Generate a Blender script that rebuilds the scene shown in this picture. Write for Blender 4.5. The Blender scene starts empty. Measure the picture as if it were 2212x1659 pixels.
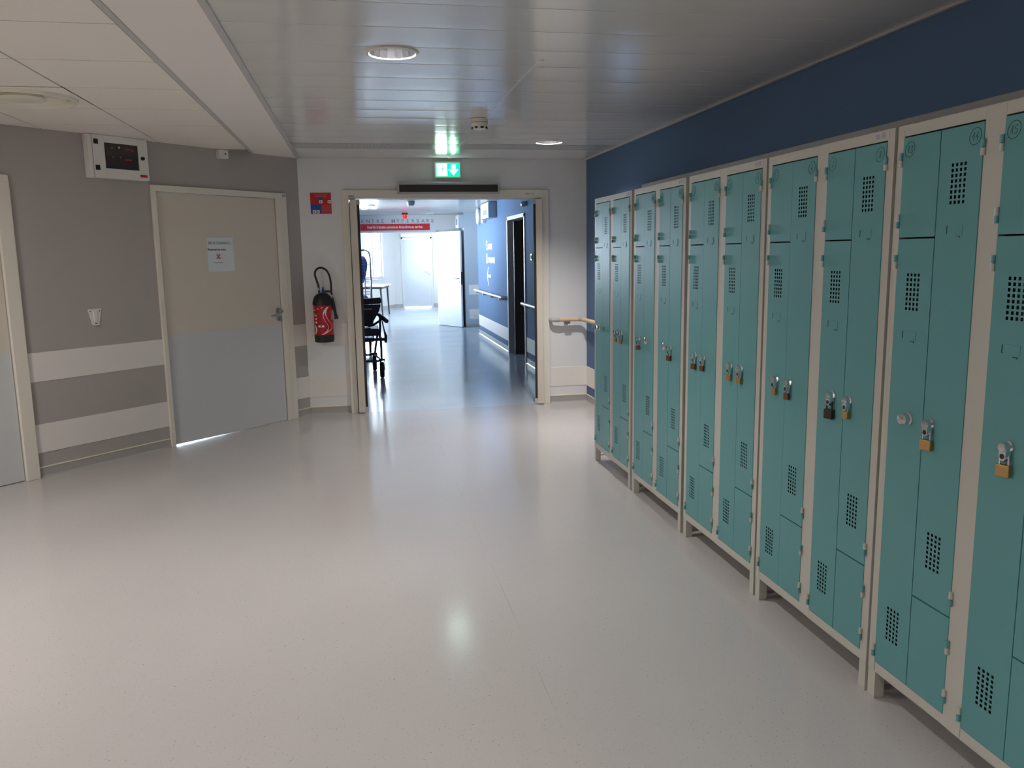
import bpy, bmesh, math, random
from mathutils import Vector, Matrix
random.seed(7)
PI = math.pi
scene = bpy.context.scene
COL = scene.collection

# ------------------------------------------------------------------ camera
CAM_F, CAM_YAW, CAM_PITCH, CAM_ROLL, CAM_H = 1770.92, 0.1821, -0.1583, -0.0161, 1.4504
cy, sy, cp, sp = math.cos(CAM_YAW), math.sin(CAM_YAW), math.cos(CAM_PITCH), math.sin(CAM_PITCH)
fw = Vector((sy*cp, cy*cp, sp)); rt = Vector((cy, -sy, 0)); up = rt.cross(fw)
cr, sr = math.cos(CAM_ROLL), math.sin(CAM_ROLL)
rt2 = rt*cr + up*sr; up2 = -rt*sr + up*cr
cam_data = bpy.data.cameras.new('camera')
cam = bpy.data.objects.new('camera', cam_data); COL.objects.link(cam)
cam_data.sensor_fit = 'HORIZONTAL'; cam_data.sensor_width = 36.0
cam_data.lens = CAM_F/2212*36.0
cam_data.clip_start = 0.02; cam_data.clip_end = 200
cam.matrix_world = Matrix(((rt2.x, up2.x, -fw.x, 0), (rt2.y, up2.y, -fw.y, 0), (rt2.z, up2.z, -fw.z, CAM_H), (0, 0, 0, 1)))
scene.camera = cam

# ------------------------------------------------------------------ world, exposure
SKY_STRENGTH = 88.0
LAMP_POWER = 20.0
PANEL_POWER = 34.0
EXPOSURE = 0.0
world = bpy.data.worlds.new('sky'); scene.world = world; world.use_nodes = True
wn = world.node_tree; wn.nodes.clear()
wo = wn.nodes.new('ShaderNodeOutputWorld'); wb = wn.nodes.new('ShaderNodeBackground')
wb.inputs['Color'].default_value = (0.69, 0.845, 1.0, 1); wb.inputs['Strength'].default_value = SKY_STRENGTH
wn.links.new(wb.outputs[0], wo.inputs[0])
scene.view_settings.view_transform = 'Standard'; scene.view_settings.look = 'None'
scene.view_settings.exposure = EXPOSURE; scene.view_settings.gamma = 1.0
scene.view_settings.use_curve_mapping = False
scene.cycles.sample_clamp_indirect = 4.0
scene.cycles.max_bounces = 6; scene.cycles.diffuse_bounces = 4; scene.cycles.glossy_bounces = 4

# ------------------------------------------------------------------ materials
def S(r, g, b):
    f = lambda c: (c/255/12.92) if c/255 <= 0.04045 else ((c/255+0.055)/1.055)**2.4
    return (f(r), f(g), f(b), 1)
MATS = {}
def mat(name, col, rough=0.5, metal=0.0, spec=0.5, noise=0.0, nscale=8.0, bump=0.0, bscale=60.0, coat=0.0, emit=None, estr=0.0):
    m = bpy.data.materials.new(name); m.use_nodes = True
    nt = m.node_tree; b = nt.nodes['Principled BSDF']
    b.inputs['Base Color'].default_value = col; b.inputs['Roughness'].default_value = rough
    b.inputs['Metallic'].default_value = metal; b.inputs['Specular IOR Level'].default_value = spec
    b.inputs['Coat Weight'].default_value = coat; b.inputs['Coat Roughness'].default_value = 0.08
    if emit:
        b.inputs['Emission Color'].default_value = emit; b.inputs['Emission Strength'].default_value = estr
    tc = None
    if noise or bump:
        tc = nt.nodes.new('ShaderNodeTexCoord')
    if noise:
        n = nt.nodes.new('ShaderNodeTexNoise'); n.inputs['Scale'].default_value = nscale; n.inputs['Detail'].default_value = 4
        r = nt.nodes.new('ShaderNodeMapRange'); r.inputs['To Min'].default_value = 1-noise; r.inputs['To Max'].default_value = 1+noise
        x = nt.nodes.new('ShaderNodeMix'); x.data_type = 'RGBA'; x.blend_type = 'MULTIPLY'; x.inputs[0].default_value = 1
        x.inputs[6].default_value = col
        c = nt.nodes.new('ShaderNodeCombineColor')
        nt.links.new(tc.outputs['Object'], n.inputs['Vector']); nt.links.new(n.outputs['Fac'], r.inputs['Value'])
        for k in range(3): nt.links.new(r.outputs[0], c.inputs[k])
        nt.links.new(c.outputs[0], x.inputs[7]); nt.links.new(x.outputs[2], b.inputs['Base Color'])
    if bump:
        n2 = nt.nodes.new('ShaderNodeTexNoise'); n2.inputs['Scale'].default_value = bscale; n2.inputs['Detail'].default_value = 3
        bp_ = nt.nodes.new('ShaderNodeBump'); bp_.inputs['Strength'].default_value = bump; bp_.inputs['Distance'].default_value = 0.002
        nt.links.new(tc.outputs['Object'], n2.inputs['Vector']); nt.links.new(n2.outputs['Fac'], bp_.inputs['Height'])
        nt.links.new(bp_.outputs[0], b.inputs['Normal'])
    MATS[name] = m
    return m
M = MATS
mat('teal_paint', S(92, 150, 152), 0.38, noise=0.04, nscale=3, bump=0.05, bscale=250)
mat('cream_steel', S(190, 187, 177), 0.42, noise=0.04, nscale=4, bump=0.05, bscale=250)
mat('locker_shade', S(34, 40, 40), 0.7, noise=0.05)
mat('blue_wall', S(92, 117, 150), 0.85, spec=0.12, noise=0.04, nscale=2, bump=0.12, bscale=180)
mat('pale_blue_wall', S(176, 186, 197), 0.8, spec=0.15, noise=0.03, nscale=2, bump=0.1, bscale=180)
mat('taupe_wall', S(176, 169, 164), 0.55, noise=0.03, nscale=2, bump=0.15, bscale=180)
mat('white_wall', S(230, 229, 228), 0.55, noise=0.02, nscale=2, bump=0.12, bscale=180)
mat('band_white', S(234, 228, 222), 0.42, noise=0.02, nscale=3, bump=0.05)
mat('skirting', S(172, 168, 164), 0.4, noise=0.05, nscale=40)
mat('cream_line', S(238, 228, 205), 0.4, noise=0.02)
mat('cream_frame', S(230, 224, 210), 0.4, noise=0.03, nscale=5)
mat('door_cream', S(216, 207, 192), 0.42, noise=0.02, nscale=2)
mat('door_plate', S(208, 210, 210), 0.4, noise=0.03, nscale=2)
mat('door_white', S(222, 225, 229), 0.4, noise=0.02)
mat('slat_white', S(220, 219, 217), 0.14, spec=0.95, noise=0.015, nscale=2)
mat('soffit_white', S(236, 230, 226), 0.6, noise=0.015, nscale=2, bump=0.05)
mat('trim_grey', S(190, 188, 188), 0.45, noise=0.02)
mat('tile_cream', S(236, 230, 222), 0.75, noise=0.03, nscale=90, bump=0.25, bscale=220)
mat('ceiling_void', S(120, 112, 104), 0.8, noise=0.05)
mat('chrome', S(225, 225, 228), 0.12, metal=1.0, noise=0.03)
mat('reflector_metal', S(198, 198, 202), 0.16, metal=1.0, noise=0.03)
mat('steel', S(180, 180, 182), 0.3, metal=1.0, noise=0.04)
mat('brass', S(186, 150, 98), 0.32, metal=0.75, noise=0.08, nscale=60)
mat('brown_brass', S(120, 84, 62), 0.4, metal=0.6, noise=0.08, nscale=60)
mat('dark_lock', S(58, 46, 42), 0.35, metal=0.4, noise=0.08, nscale=60)
mat('black_plastic', S(26, 25, 26), 0.45, noise=0.08)
mat('dark_brush', S(48, 42, 40), 0.7, noise=0.1, nscale=80)
mat('white_plastic', S(230, 227, 220), 0.4, noise=0.02)
mat('grey_plastic', S(176, 176, 178), 0.35, noise=0.03)
mat('red_paint', S(178, 22, 28), 0.3, noise=0.05)
mat('red_sign', S(190, 26, 32), 0.45, noise=0.05)
mat('blue_sign', S(30, 70, 160), 0.45, noise=0.05)
mat('print_white', S(235, 232, 230), 0.5, noise=0.02)
mat('print_black', S(30, 32, 38), 0.6, noise=0.05)
mat('print_grey', S(110, 112, 120), 0.6, noise=0.05)
mat('print_lilac', S(150, 150, 190), 0.6, noise=0.05)
mat('print_pink', S(205, 120, 118), 0.6, noise=0.05)
mat('ink_dark', S(24, 48, 50), 0.5, noise=0.05)
mat('ink_faint', S(48, 98, 98), 0.5, noise=0.05)
mat('paper', S(222, 228, 232), 0.6, noise=0.02)
mat('wood_rail', S(220, 188, 154), 0.35, noise=0.08, nscale=14)
mat('rail_pale', S(214, 214, 220), 0.3, noise=0.02)
mat('navy', S(28, 36, 62), 0.5, noise=0.08)
mat('blue_bag', S(44, 74, 168), 0.6, noise=0.15, nscale=14)
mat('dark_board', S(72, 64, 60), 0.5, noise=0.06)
mat('grey_board', S(168, 166, 166), 0.5, noise=0.12, nscale=10)
mat('smoke_glass', S(58, 50, 50), 0.08, noise=0.1, nscale=12)
mat('breaker_red', S(150, 40, 44), 0.4, noise=0.1)
mat('leaf_green', S(110, 150, 90), 0.6, noise=0.2, nscale=5)
mat('table_top', S(228, 224, 216), 0.35, noise=0.02)
mat('lamp_glow', S(255, 246, 230), 0.5, noise=0.01, emit=(1.0, 0.93, 0.84, 1), estr=6.0)
mat('fill_panel_glow', S(255, 246, 230), 0.5, noise=0.01, emit=(1.0, 0.92, 0.82, 1), estr=3.0)
mat('exit_green', S(0, 150, 90), 0.4, noise=0.02, emit=(0.0, 1.0, 0.42, 1), estr=1.6)
mat('exit_white', S(240, 255, 250), 0.4, noise=0.02, emit=(0.75, 1.0, 0.95, 1), estr=18.0)
mat('alarm_red', S(220, 20, 16), 0.3, noise=0.02, emit=(1.0, 0.03, 0.02, 1), estr=0.5)

def floor_material(name, dark, light):
    m = bpy.data.materials.new(name); m.use_nodes = True; nt = m.node_tree; b = nt.nodes['Principled BSDF']
    tc = nt.nodes.new('ShaderNodeTexCoord')
    L = nt.links.new
    n1 = nt.nodes.new('ShaderNodeTexNoise'); n1.inputs['Scale'].default_value = 170; n1.inputs['Detail'].default_value = 2
    r1 = nt.nodes.new('ShaderNodeValToRGB'); r1.color_ramp.elements[0].position = 0.27; r1.color_ramp.elements[1].position = 0.335
    r1.color_ramp.elements[0].color = dark; r1.color_ramp.elements[1].color = light
    n2 = nt.nodes.new('ShaderNodeTexNoise'); n2.inputs['Scale'].default_value = 1.3; n2.inputs['Detail'].default_value = 5
    r2 = nt.nodes.new('ShaderNodeMapRange'); r2.inputs['To Min'].default_value = 0.95; r2.inputs['To Max'].default_value = 1.04
    mx = nt.nodes.new('ShaderNodeMix'); mx.data_type = 'RGBA'; mx.blend_type = 'MULTIPLY'; mx.inputs[0].default_value = 1
    cc = nt.nodes.new('ShaderNodeCombineColor')
    L(tc.outputs['Object'], n1.inputs['Vector']); L(tc.outputs['Object'], n2.inputs['Vector'])
    L(n1.outputs['Fac'], r1.inputs['Fac']); L(n2.outputs['Fac'], r2.inputs['Value'])
    for k in range(3): L(r2.outputs[0], cc.inputs[k])
    L(r1.outputs['Color'], mx.inputs[6]); L(cc.outputs[0], mx.inputs[7])
    # weld seam along the sheet joint
    sx = nt.nodes.new('ShaderNodeSeparateXYZ'); L(tc.outputs['Object'], sx.inputs[0])
    a = nt.nodes.new('ShaderNodeMath'); a.operation = 'SUBTRACT'; a.inputs[1].default_value = 0.56; L(sx.outputs['X'], a.inputs[0])
    ab = nt.nodes.new('ShaderNodeMath'); ab.operation = 'ABSOLUTE'; L(a.outputs[0], ab.inputs[0])
    lt = nt.nodes.new('ShaderNodeMath'); lt.operation = 'LESS_THAN'; lt.inputs[1].default_value = 0.0009; L(ab.outputs[0], lt.inputs[0])
    n4 = nt.nodes.new('ShaderNodeTexNoise'); n4.inputs['Scale'].default_value = 1.7; L(tc.outputs['Object'], n4.inputs['Vector'])
    r4 = nt.nodes.new('ShaderNodeMapRange'); r4.inputs['From Min'].default_value = 0.42; r4.inputs['From Max'].default_value = 0.6; L(n4.outputs['Fac'], r4.inputs['Value'])
    mm = nt.nodes.new('ShaderNodeMath'); mm.operation = 'MULTIPLY'; L(lt.outputs[0], mm.inputs[0]); L(r4.outputs[0], mm.inputs[1])
    m2 = nt.nodes.new('ShaderNodeMix'); m2.data_type = 'RGBA'; m2.inputs[7].default_value = S(165, 158, 154)
    L(mm.outputs[0], m2.inputs[0]); L(mx.outputs[2], m2.inputs[6]); L(m2.outputs[2], b.inputs['Base Color'])
    n3 = nt.nodes.new('ShaderNodeTexNoise'); n3.inputs['Scale'].default_value = 5; n3.inputs['Detail'].default_value = 6
    bu = nt.nodes.new('ShaderNodeBump'); bu.inputs['Strength'].default_value = 0.12; bu.inputs['Distance'].default_value = 0.004
    L(tc.outputs['Object'], n3.inputs['Vector']); L(n3.outputs['Fac'], bu.inputs['Height']); L(bu.outputs[0], b.inputs['Normal'])
    rr = nt.nodes.new('ShaderNodeMapRange'); rr.inputs['To Min'].default_value = 0.10; rr.inputs['To Max'].default_value = 0.22
    L(n2.outputs['Fac'], rr.inputs['Value']); L(rr.outputs[0], b.inputs['Roughness'])
    b.inputs['Specular IOR Level'].default_value = 0.5
    M[name] = m
floor_material('speckled_vinyl', S(118, 110, 106), S(194, 189, 187))
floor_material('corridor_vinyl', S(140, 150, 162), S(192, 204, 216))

def perforated_material():
    m = bpy.data.materials.new('perforated_metal'); m.use_nodes = True; nt = m.node_tree; b = nt.nodes['Principled BSDF']
    tc = nt.nodes.new('ShaderNodeTexCoord'); v = nt.nodes.new('ShaderNodeTexVoronoi'); v.inputs['Scale'].default_value = 90; v.inputs['Randomness'].default_value = 0.0
    r = nt.nodes.new('ShaderNodeValToRGB'); r.color_ramp.elements[0].position = 0.30; r.color_ramp.elements[1].position = 0.36
    r.color_ramp.elements[0].color = S(70, 70, 72); r.color_ramp.elements[1].color = S(205, 204, 202)
    nt.links.new(tc.outputs['Object'], v.inputs['Vector']); nt.links.new(v.outputs['Distance'], r.inputs['Fac'])
    nt.links.new(r.outputs['Color'], b.inputs['Base Color']); b.inputs['Roughness'].default_value = 0.3
    M['perforated_metal'] = m
perforated_material()

def glass_material():
    m = bpy.data.materials.new('window_glass'); m.use_nodes = True; nt = m.node_tree; nt.nodes.clear()
    o = nt.nodes.new('ShaderNodeOutputMaterial'); t = nt.nodes.new('ShaderNodeBsdfTransparent'); g = nt.nodes.new('ShaderNodeBsdfGlossy')
    g.inputs['Roughness'].default_value = 0.02; f = nt.nodes.new('ShaderNodeValue'); f.outputs[0].default_value = 0.06
    x = nt.nodes.new('ShaderNodeMixShader')
    nt.links.new(f.outputs[0], x.inputs[0]); nt.links.new(t.outputs[0], x.inputs[1]); nt.links.new(g.outputs[0], x.inputs[2]); nt.links.new(x.outputs[0], o.inputs[0])
    M['window_glass'] = m
glass_material()

# ------------------------------------------------------------------ mesh helpers
class MB:
    def __init__(s): s.v = []; s.f = []; s.m = []; s.cur = 0
    def face(s, idx): s.f.append(tuple(idx)); s.m.append(s.cur)
    def box(s, x0, x1, y0, y1, z0, z1):
        if x0 > x1: x0, x1 = x1, x0
        if y0 > y1: y0, y1 = y1, y0
        if z0 > z1: z0, z1 = z1, z0
        n = len(s.v)
        s.v += [(x0,y0,z0),(x1,y0,z0),(x1,y1,z0),(x0,y1,z0),(x0,y0,z1),(x1,y0,z1),(x1,y1,z1),(x0,y1,z1)]
        for q in ((0,3,2,1),(4,5,6,7),(0,1,5,4),(1,2,6,5),(2,3,7,6),(3,0,4,7)): s.face([n+i for i in q])
        return s
    def prism(s, pts, a0, a1, axis='y'):
        # polygon pts (two coordinates) extruded along axis
        n = len(s.v); k = len(pts)
        for a in (a0, a1):
            for p in pts:
                s.v.append((p[0], a, p[1]) if axis == 'y' else ((a, p[0], p[1]) if axis == 'x' else (p[0], p[1], a)))
        s.face(list(range(n+k-1, n-1, -1))); s.face(list(range(n+k, n+2*k)))
        for i in range(k):
            j = (i+1) % k; s.face((n+i, n+j, n+k+j, n+k+i))
        return s
    def tube(s, path, r, seg=10, cap=True, closed=False):
        P = [Vector(p) for p in path]; n = len(P); rs = r if isinstance(r, (list, tuple)) else [r]*n
        base = len(s.v); prev = None
        for i, p in enumerate(P):
            if closed: t = P[(i+1) % n]-P[i-1]
            else: t = P[min(i+1, n-1)]-P[max(i-1, 0)]
            t.normalize()
            if prev is None:
                a = Vector((0,0,1)) if abs(t.z) < 0.9 else Vector((1,0,0))
                u = t.cross(a).normalized()
            else:
                u = (prev - t*prev.dot(t)).normalized()
            prev = u; w = t.cross(u)
            for k in range(seg):
                th = 2*PI*k/seg; q = p + (u*math.cos(th)+w*math.sin(th))*rs[i]; s.v.append(tuple(q))
        for i in range(n if closed else n-1):
            for k in range(seg):
                a = base+i*seg+k; b = base+i*seg+(k+1) % seg; j = (i+1) % n
                s.face((a, b, base+j*seg+(k+1) % seg, base+j*seg+k))
        if cap and not closed:
            s.face([base+k for k in range(seg)][::-1]); s.face([base+(n-1)*seg+k for k in range(seg)])
        return s
    def lathe(s, prof, c=(0,0,0), seg=24, axis='z'):
        # prof: list of (r, h) along axis
        base = len(s.v)
        for r, h in prof:
            for k in range(seg):
                th = 2*PI*k/seg; a, b = r*math.cos(th), r*math.sin(th)
                q = (a, b, h) if axis == 'z' else ((a, h, b) if axis == 'y' else (h, a, b))
                s.v.append((c[0]+q[0], c[1]+q[1], c[2]+q[2]))
        for i in range(len(prof)-1):
            for k in range(seg):
                j = (k+1) % seg
                s.face((base+i*seg+k, base+i*seg+j, base+(i+1)*seg+j, base+(i+1)*seg+k))
        if prof[0][0] > 1e-6: s.face([base+k for k in range(seg)][::-1])
        if prof[-1][0] > 1e-6: s.face([base+(len(prof)-1)*seg+k for k in range(seg)])
        return s
    def lathe_open(s, prof, c=(0,0,0), seg=24, axis='z'):
        f0 = len(s.f); s.lathe(prof, c, seg, axis)
        keep = [i for i in range(len(s.f)) if i < f0 or len(s.f[i]) == 4]
        s.f = [s.f[i] for i in keep]; s.m = [s.m[i] for i in keep]
        return s
    def xform(s, mtx):
        s.v = [tuple(mtx @ Vector(p)) for p in s.v]; return s
    def mesh(s, name, mats):
        me = bpy.data.meshes.new(name); me.from_pydata(s.v, [], s.f)
        for q in mats: me.materials.append(M[q])
        if len(mats) > 1: me.polygons.foreach_set('material_index', s.m)
        bm = bmesh.new(); bm.from_mesh(me); bmesh.ops.remove_doubles(bm, verts=bm.verts, dist=1e-6)
        bmesh.ops.recalc_face_normals(bm, faces=bm.faces); bm.to_mesh(me); bm.free()
        return me
def tag(o, label=None, cat=None, group=None, kind=None):
    if label: o['label'] = label
    if cat: o['category'] = cat
    if group: o['group'] = group
    if kind: o['kind'] = kind
    return o
def link(name, me, parent=None):
    o = bpy.data.objects.new(name, me); COL.objects.link(o)
    if parent is not None: o.parent = parent
    return o
def obj(name, mb, mats, parent=None, smooth=False, bevel=0.0, bseg=2, loc=None, rotz=None):
    if isinstance(mats, str): mats = [mats]
    me = mb.mesh(name, mats) if isinstance(mb, MB) else mb
    o = link(name, me, parent)
    if smooth:
        for p in me.polygons: p.use_smooth = True
        try: me.set_sharp_from_angle(angle=math.radians(40))
        except Exception: pass
    if bevel:
        b = o.modifiers.new('bevel', 'BEVEL'); b.width = bevel; b.segments = bseg; b.limit_method = 'ANGLE'
    if loc is not None: o.location = loc
    if rotz is not None: o.rotation_euler = (0, 0, rotz)
    return o
def empty(name, loc, rotz=0.0):
    o = bpy.data.objects.new(name, None); COL.objects.link(o); o.location = loc; o.rotation_euler = (0, 0, rotz)
    o.empty_display_size = 0.1
    return o
def text_mesh(s, size, extrude=0.0006, xs=1.0, align='LEFT', bold=0.0):
    cu = bpy.data.curves.new('lettering', 'FONT'); cu.body = s; cu.size = size; cu.extrude = extrude; cu.align_x = align; cu.offset = bold
    cu.resolution_u = 3
    t = bpy.data.objects.new('lettering_source', cu); COL.objects.link(t)
    dg = bpy.context.evaluated_depsgraph_get()
    me = bpy.data.meshes.new_from_object(t.evaluated_get(dg))
    bpy.data.objects.remove(t); bpy.data.curves.remove(cu)
    me.transform(Matrix.Rotation(PI/2, 4, 'X') @ Matrix.Diagonal((xs, 1, 1, 1)))
    me.materials.clear()
    return me
def text(name, s, size, matname, parent, x, y, z, xs=1.0, align='LEFT', bold=0.0, extrude=0.0006):
    me = text_mesh(s, size, extrude, xs, align, bold); me.materials.append(M[matname])
    o = link(name, me, parent); o.location = (x, y, z); return o

# ------------------------------------------------------------------ key dimensions
YE = 7.68           # end wall of the hall
XR = 2.16           # right wall
ZC = 2.31           # hall ceiling
ZK = 2.245          # corridor ceiling
A = Vector((-0.486, YE, 0)); LROT = math.atan2(0.7309, 0.6825)   # left wall frame: x to the right, y into the wall
def struct(o): o['kind'] = 'structure'; return o

# ------------------------------------------------------------------ floor
struct(obj('floor', MB().box(-4.2, 3.6, -4.0, 7.66, -0.12, 0.0), 'speckled_vinyl'))
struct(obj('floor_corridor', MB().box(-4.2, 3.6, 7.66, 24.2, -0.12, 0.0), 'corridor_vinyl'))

# ------------------------------------------------------------------ hall left wall (oblique)
wl = MB()
TL = 3.9
wl.box(-TL, 0.06, 0, 0.12, 1.945, ZC+0.1)
wl.box(-0.28, 0.06, 0, 0.12, 0, 1.945)
wl.box(-2.566, -1.43, 0, 0.12, 0, 1.945)
wl.box(-TL, -3.50, 0, 0.12, 0, 1.945)
wall_left = struct(obj('wall_left', wl, 'taupe_wall', loc=A, rotz=LROT))
for x0, x1 in ((-2.475, -1.466), (-0.165, -0.001), (-TL, -3.6)):
    for z0, z1 in ((0.168, 0.362), (0.65, 0.845)):
        obj('wall_band', MB().box(x0, x1, -0.004, 0.002, z0, z1), 'band_white', wall_left, bevel=0.001)
    bbl = struct(obj('baseboard_left', MB().prism([(-0.012, 0.0), (-0.004, 0.012), (-0.004, 0.068), (0.002, 0.068), (0.002, 0.0)], x0, x1, 'x'), 'skirting', loc=A, rotz=LROT))
    obj('capping_strip', MB().box(x0, x1, -0.007, 0.0, 0.066, 0.074), 'cream_line', bbl)

def left_door(n, x0, x1, label_dir, gap):
    # x0..x1 leaf
    fr = MB()
    w0 = 0.038 if n == 2 else 0.09
    fr.box(x0-0.038, x0-0.002, -0.022, 0.10, 0, 1.947); fr.box(x1+0.003, x1+0.112 if n == 2 else x1+w0, -0.022, 0.10, 0, 1.947)
    fr.box(x0-0.038, x1+(0.112 if n == 2 else w0), -0.022, 0.10, 1.947, 1.994)
    # stepped rebate on the lock side
    if n == 2: fr.box(x1+0.045, x1+0.060, -0.028, -0.022, 0, 1.96)
    t = struct(obj('trim_%d' % (n+1), fr, 'cream_frame', loc=A, rotz=LROT, bevel=0.004))
    d = struct(empty('door_%d' % n, A, LROT)); d.rotation_euler = (0, 0, LROT)
    zs = 0.866
    m1 = MB().prism([(x0, gap), (x0+0.55*(x1-x0), 0.003), (x1, 0.003), (x1, 1.943), (x0, 1.943)], 0.006, 0.05, 'y')
    obj('leaf', m1, 'door_cream', d, bevel=0.002)
    obj('kick_plate', MB().prism([(x0+0.002, gap+0.004), (x0+0.55*(x1-x0), 0.006), (x1-0.002, 0.006), (x1-0.002, zs), (x0+0.002, zs)], 0.003, 0.008, 'y'), 'door_plate', d, bevel=0.001)
    return d
door2 = left_door(2, -1.43, -0.28, 'left', 0.010)
h = MB().lathe([(0.0, -0.012), (0.024, -0.012), (0.025, -0.004), (0.025, 0.004)], (-0.312, 0.002, 0.985), 20, 'y')
h.tube([(-0.312, -0.005, 0.985), (-0.312, -0.05, 0.985), (-0.325, -0.058, 0.98), (-0.37, -0.058, 0.962), (-0.41, -0.056, 0.95), (-0.435, -0.052, 0.948)], [0.010]*3+[0.009]*3, 10)
hd = obj('handle', h, 'steel', door2, smooth=True)
obj('key_rosette', MB().lathe([(0.0, -0.010), (0.022, -0.010), (0.024, -0.003), (0.024, 0.004)], (-0.312, 0.002, 0.915), 20, 'y'), 'steel', door2, smooth=True)
obj('keyhole', MB().box(-0.315, -0.309, -0.0095, -0.007, 0.905, 0.92), 'black_plastic', door2)
obj('frame_plate', MB().box(-0.215, -0.175, -0.024, -0.020, 1.962, 1.984), 'grey_plastic', door2, bevel=0.001)
door1 = left_door(1, -3.46, -2.566, 'left', 0.008)
obj('gap_blocker', MB().box(-3.46, -2.566, 0.02, 0.12, 0.0, 0.012), 'dark_board', door1)  # dark bar added to block daylight showing under the leaf

# ------------------------------------------------------------------ hall end wall
we = MB()
we.box(-0.62, -0.055, YE, YE+0.15, 0, ZC+0.1); we.box(1.725, XR+0.15, YE, YE+0.15, 0, ZC+0.1)
we.box(-0.055, 1.725, YE, YE+0.15, 1.962, ZC+0.1)
wall_end = struct(obj('wall_end', we, 'white_wall'))
for x0, x1 in ((-0.483, -0.118), (1.79, XR-0.002)):
    obj('wall_band', MB().box(x0, x1, YE-0.004, YE+0.002, 0.163, 0.350), 'band_white', wall_end, bevel=0.001)
    if x0 < 0: obj('wall_band', MB().box(x0, x1, YE-0.004, YE+0.002, 0.648, 0.842), 'band_white', wall_end, bevel=0.001)
    be = struct(obj('baseboard_end', MB().prism([(YE-0.014, 0.0), (YE-0.005, 0.012), (YE-0.005, 0.070), (YE+0.002, 0.070), (YE+0.002, 0.0)], x0, x1, 'x'), 'skirting'))
    obj('capping_strip', MB().box(x0, x1, YE-0.008, YE, 0.068, 0.076), 'cream_line', be)
tr = MB()
for x0, x1 in ((-0.112, -0.052), (1.722, 1.784)): tr.box(x0, x1, YE-0.03, YE+0.16, 0, 1.962)
tr.box(-0.112, 1.784, YE-0.03, YE+0.16, 1.955, 2.03)
trim1 = struct(obj('trim_1', tr, 'cream_frame', bevel=0.003))
text('frame_number', 'PCF 14', 0.026, 'print_grey', trim1, 1.565, YE-0.0312, 1.985)
obj('closer_plate', MB().box(-0.055, -0.005, YE-0.034, YE-0.028, 1.966, 1.984), 'grey_plastic', trim1, bevel=0.001)

# swing leaves of the end doorway, standing open
def swing_leaf(n, hinge, ang, sgn):
    d = struct(empty('door_%d' % n, hinge, ang))
    # local x = thickness towards the opening, y = leaf length away from the hall
    obj('leaf', MB().box(0, sgn*0.062, 0, 0.86, 0.008, 1.945), 'door_cream', d, bevel=0.004)
    obj('brush_seal', MB().box(sgn*0.064, sgn*0.084, 0.006, 0.05, 0.05, 1.90), 'dark_brush', d)
    obj('edge_profile', MB().box(sgn*0.062, sgn*0.090, 0.0, 0.006, 0.008, 0.06), 'trim_grey', d)
    obj('top_bracket', MB().box(sgn*0.060, sgn*0.088, 0.0, 0.02, 1.90, 1.945), 'grey_plastic', d)
    obj('seal_backing', MB().box(sgn*0.062, sgn*0.068, 0.05, 0.84, 0.05, 1.90), 'door_cream', d)
    return d
swing_leaf(3, (-0.045, 7.615, 0), 0.02, 1)
swing_leaf(4, (1.716, 7.615, 0), -0.235, -1)

# ------------------------------------------------------------------ right wall (hall and corridor)
wr = MB()
wr.box(XR, XR+0.15, -3.5, 10.66, 0, ZC+0.1); wr.box(XR, XR+0.15, 11.87, 14.95, 0, ZC+0.1); wr.box(XR, XR+0.15, 10.66, 11.87, 1.93, ZC+0.1)
wall_right = struct(obj('wall_right', wr, 'blue_wall'))
for y0, y1 in ((-3.4, YE-0.003), (YE+0.165, 10.58), (11.93, 14.94)):
    obj('wall_band', MB().box(XR-0.004, XR+0.002, y0, y1, 0.160, 0.350), 'band_white', wall_right, bevel=0.001)
    b_ = struct(obj('baseboard_right', MB().prism([(XR-0.014, 0.0), (XR-0.005, 0.012), (XR-0.005, 0.070), (XR+0.002, 0.070), (XR+0.002, 0.0)], y0, y1, 'y'), 'skirting'))
    obj('capping_strip', MB().box(XR-0.008, XR, y0, y1, 0.068, 0.076), 'cream_line', b_)
# door frame in the corridor right wall + dark open leaf
t4 = MB()
t4.box(XR-0.015, XR+0.17, 11.84, 11.90, 0, 1.96); t4.box(XR-0.015, XR+0.17, 10.60, 10.66, 0, 1.96); t4.box(XR-0.015, XR+0.17, 10.60, 11.90, 1.915, 1.965)
struct(obj('trim_4', t4, 'trim_grey', bevel=0.003))
d5 = struct(empty('door_5', (XR+0.04, 11.62, 0)))
obj('leaf', MB().box(0, 0.86, 0, 0.045, 0.006, 1.90), 'dark_board', d5, bevel=0.002)
obj('handle', MB().tube([(0.78, -0.002, 0.98), (0.78, -0.05, 0.98), (0.66, -0.05, 0.98)], 0.009, 8), 'steel', d5, smooth=True)
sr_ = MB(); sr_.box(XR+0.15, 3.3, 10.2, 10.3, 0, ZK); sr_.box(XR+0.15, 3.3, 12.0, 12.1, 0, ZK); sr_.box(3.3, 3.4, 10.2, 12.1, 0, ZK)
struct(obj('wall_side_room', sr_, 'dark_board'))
# hall back and left closure (behind the photographer)
cl = MB(); cl.box(-4.0, XR+0.15, -3.65, -3.5, 0, ZC+0.1); struct(obj('wall_back', cl, 'white_wall'))
e = A + Matrix.Rotation(LROT, 3, 'Z') @ Vector((-TL, 0, 0))
cl = MB(); cl.box(e.x-0.15, e.x+0.02, -3.65, e.y+0.15, 0, ZC+0.1); struct(obj('wall_side', cl, 'taupe_wall'))

# ------------------------------------------------------------------ ceilings
ceiling = struct(obj('ceiling', MB().box(-4.2, XR+0.15, -3.7, YE+0.15, ZC+0.125, ZC+0.15).box(-4.2, -0.462, -3.7, YE+0.15, ZC+0.022, ZC+0.125), 'ceiling_void'))
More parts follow.
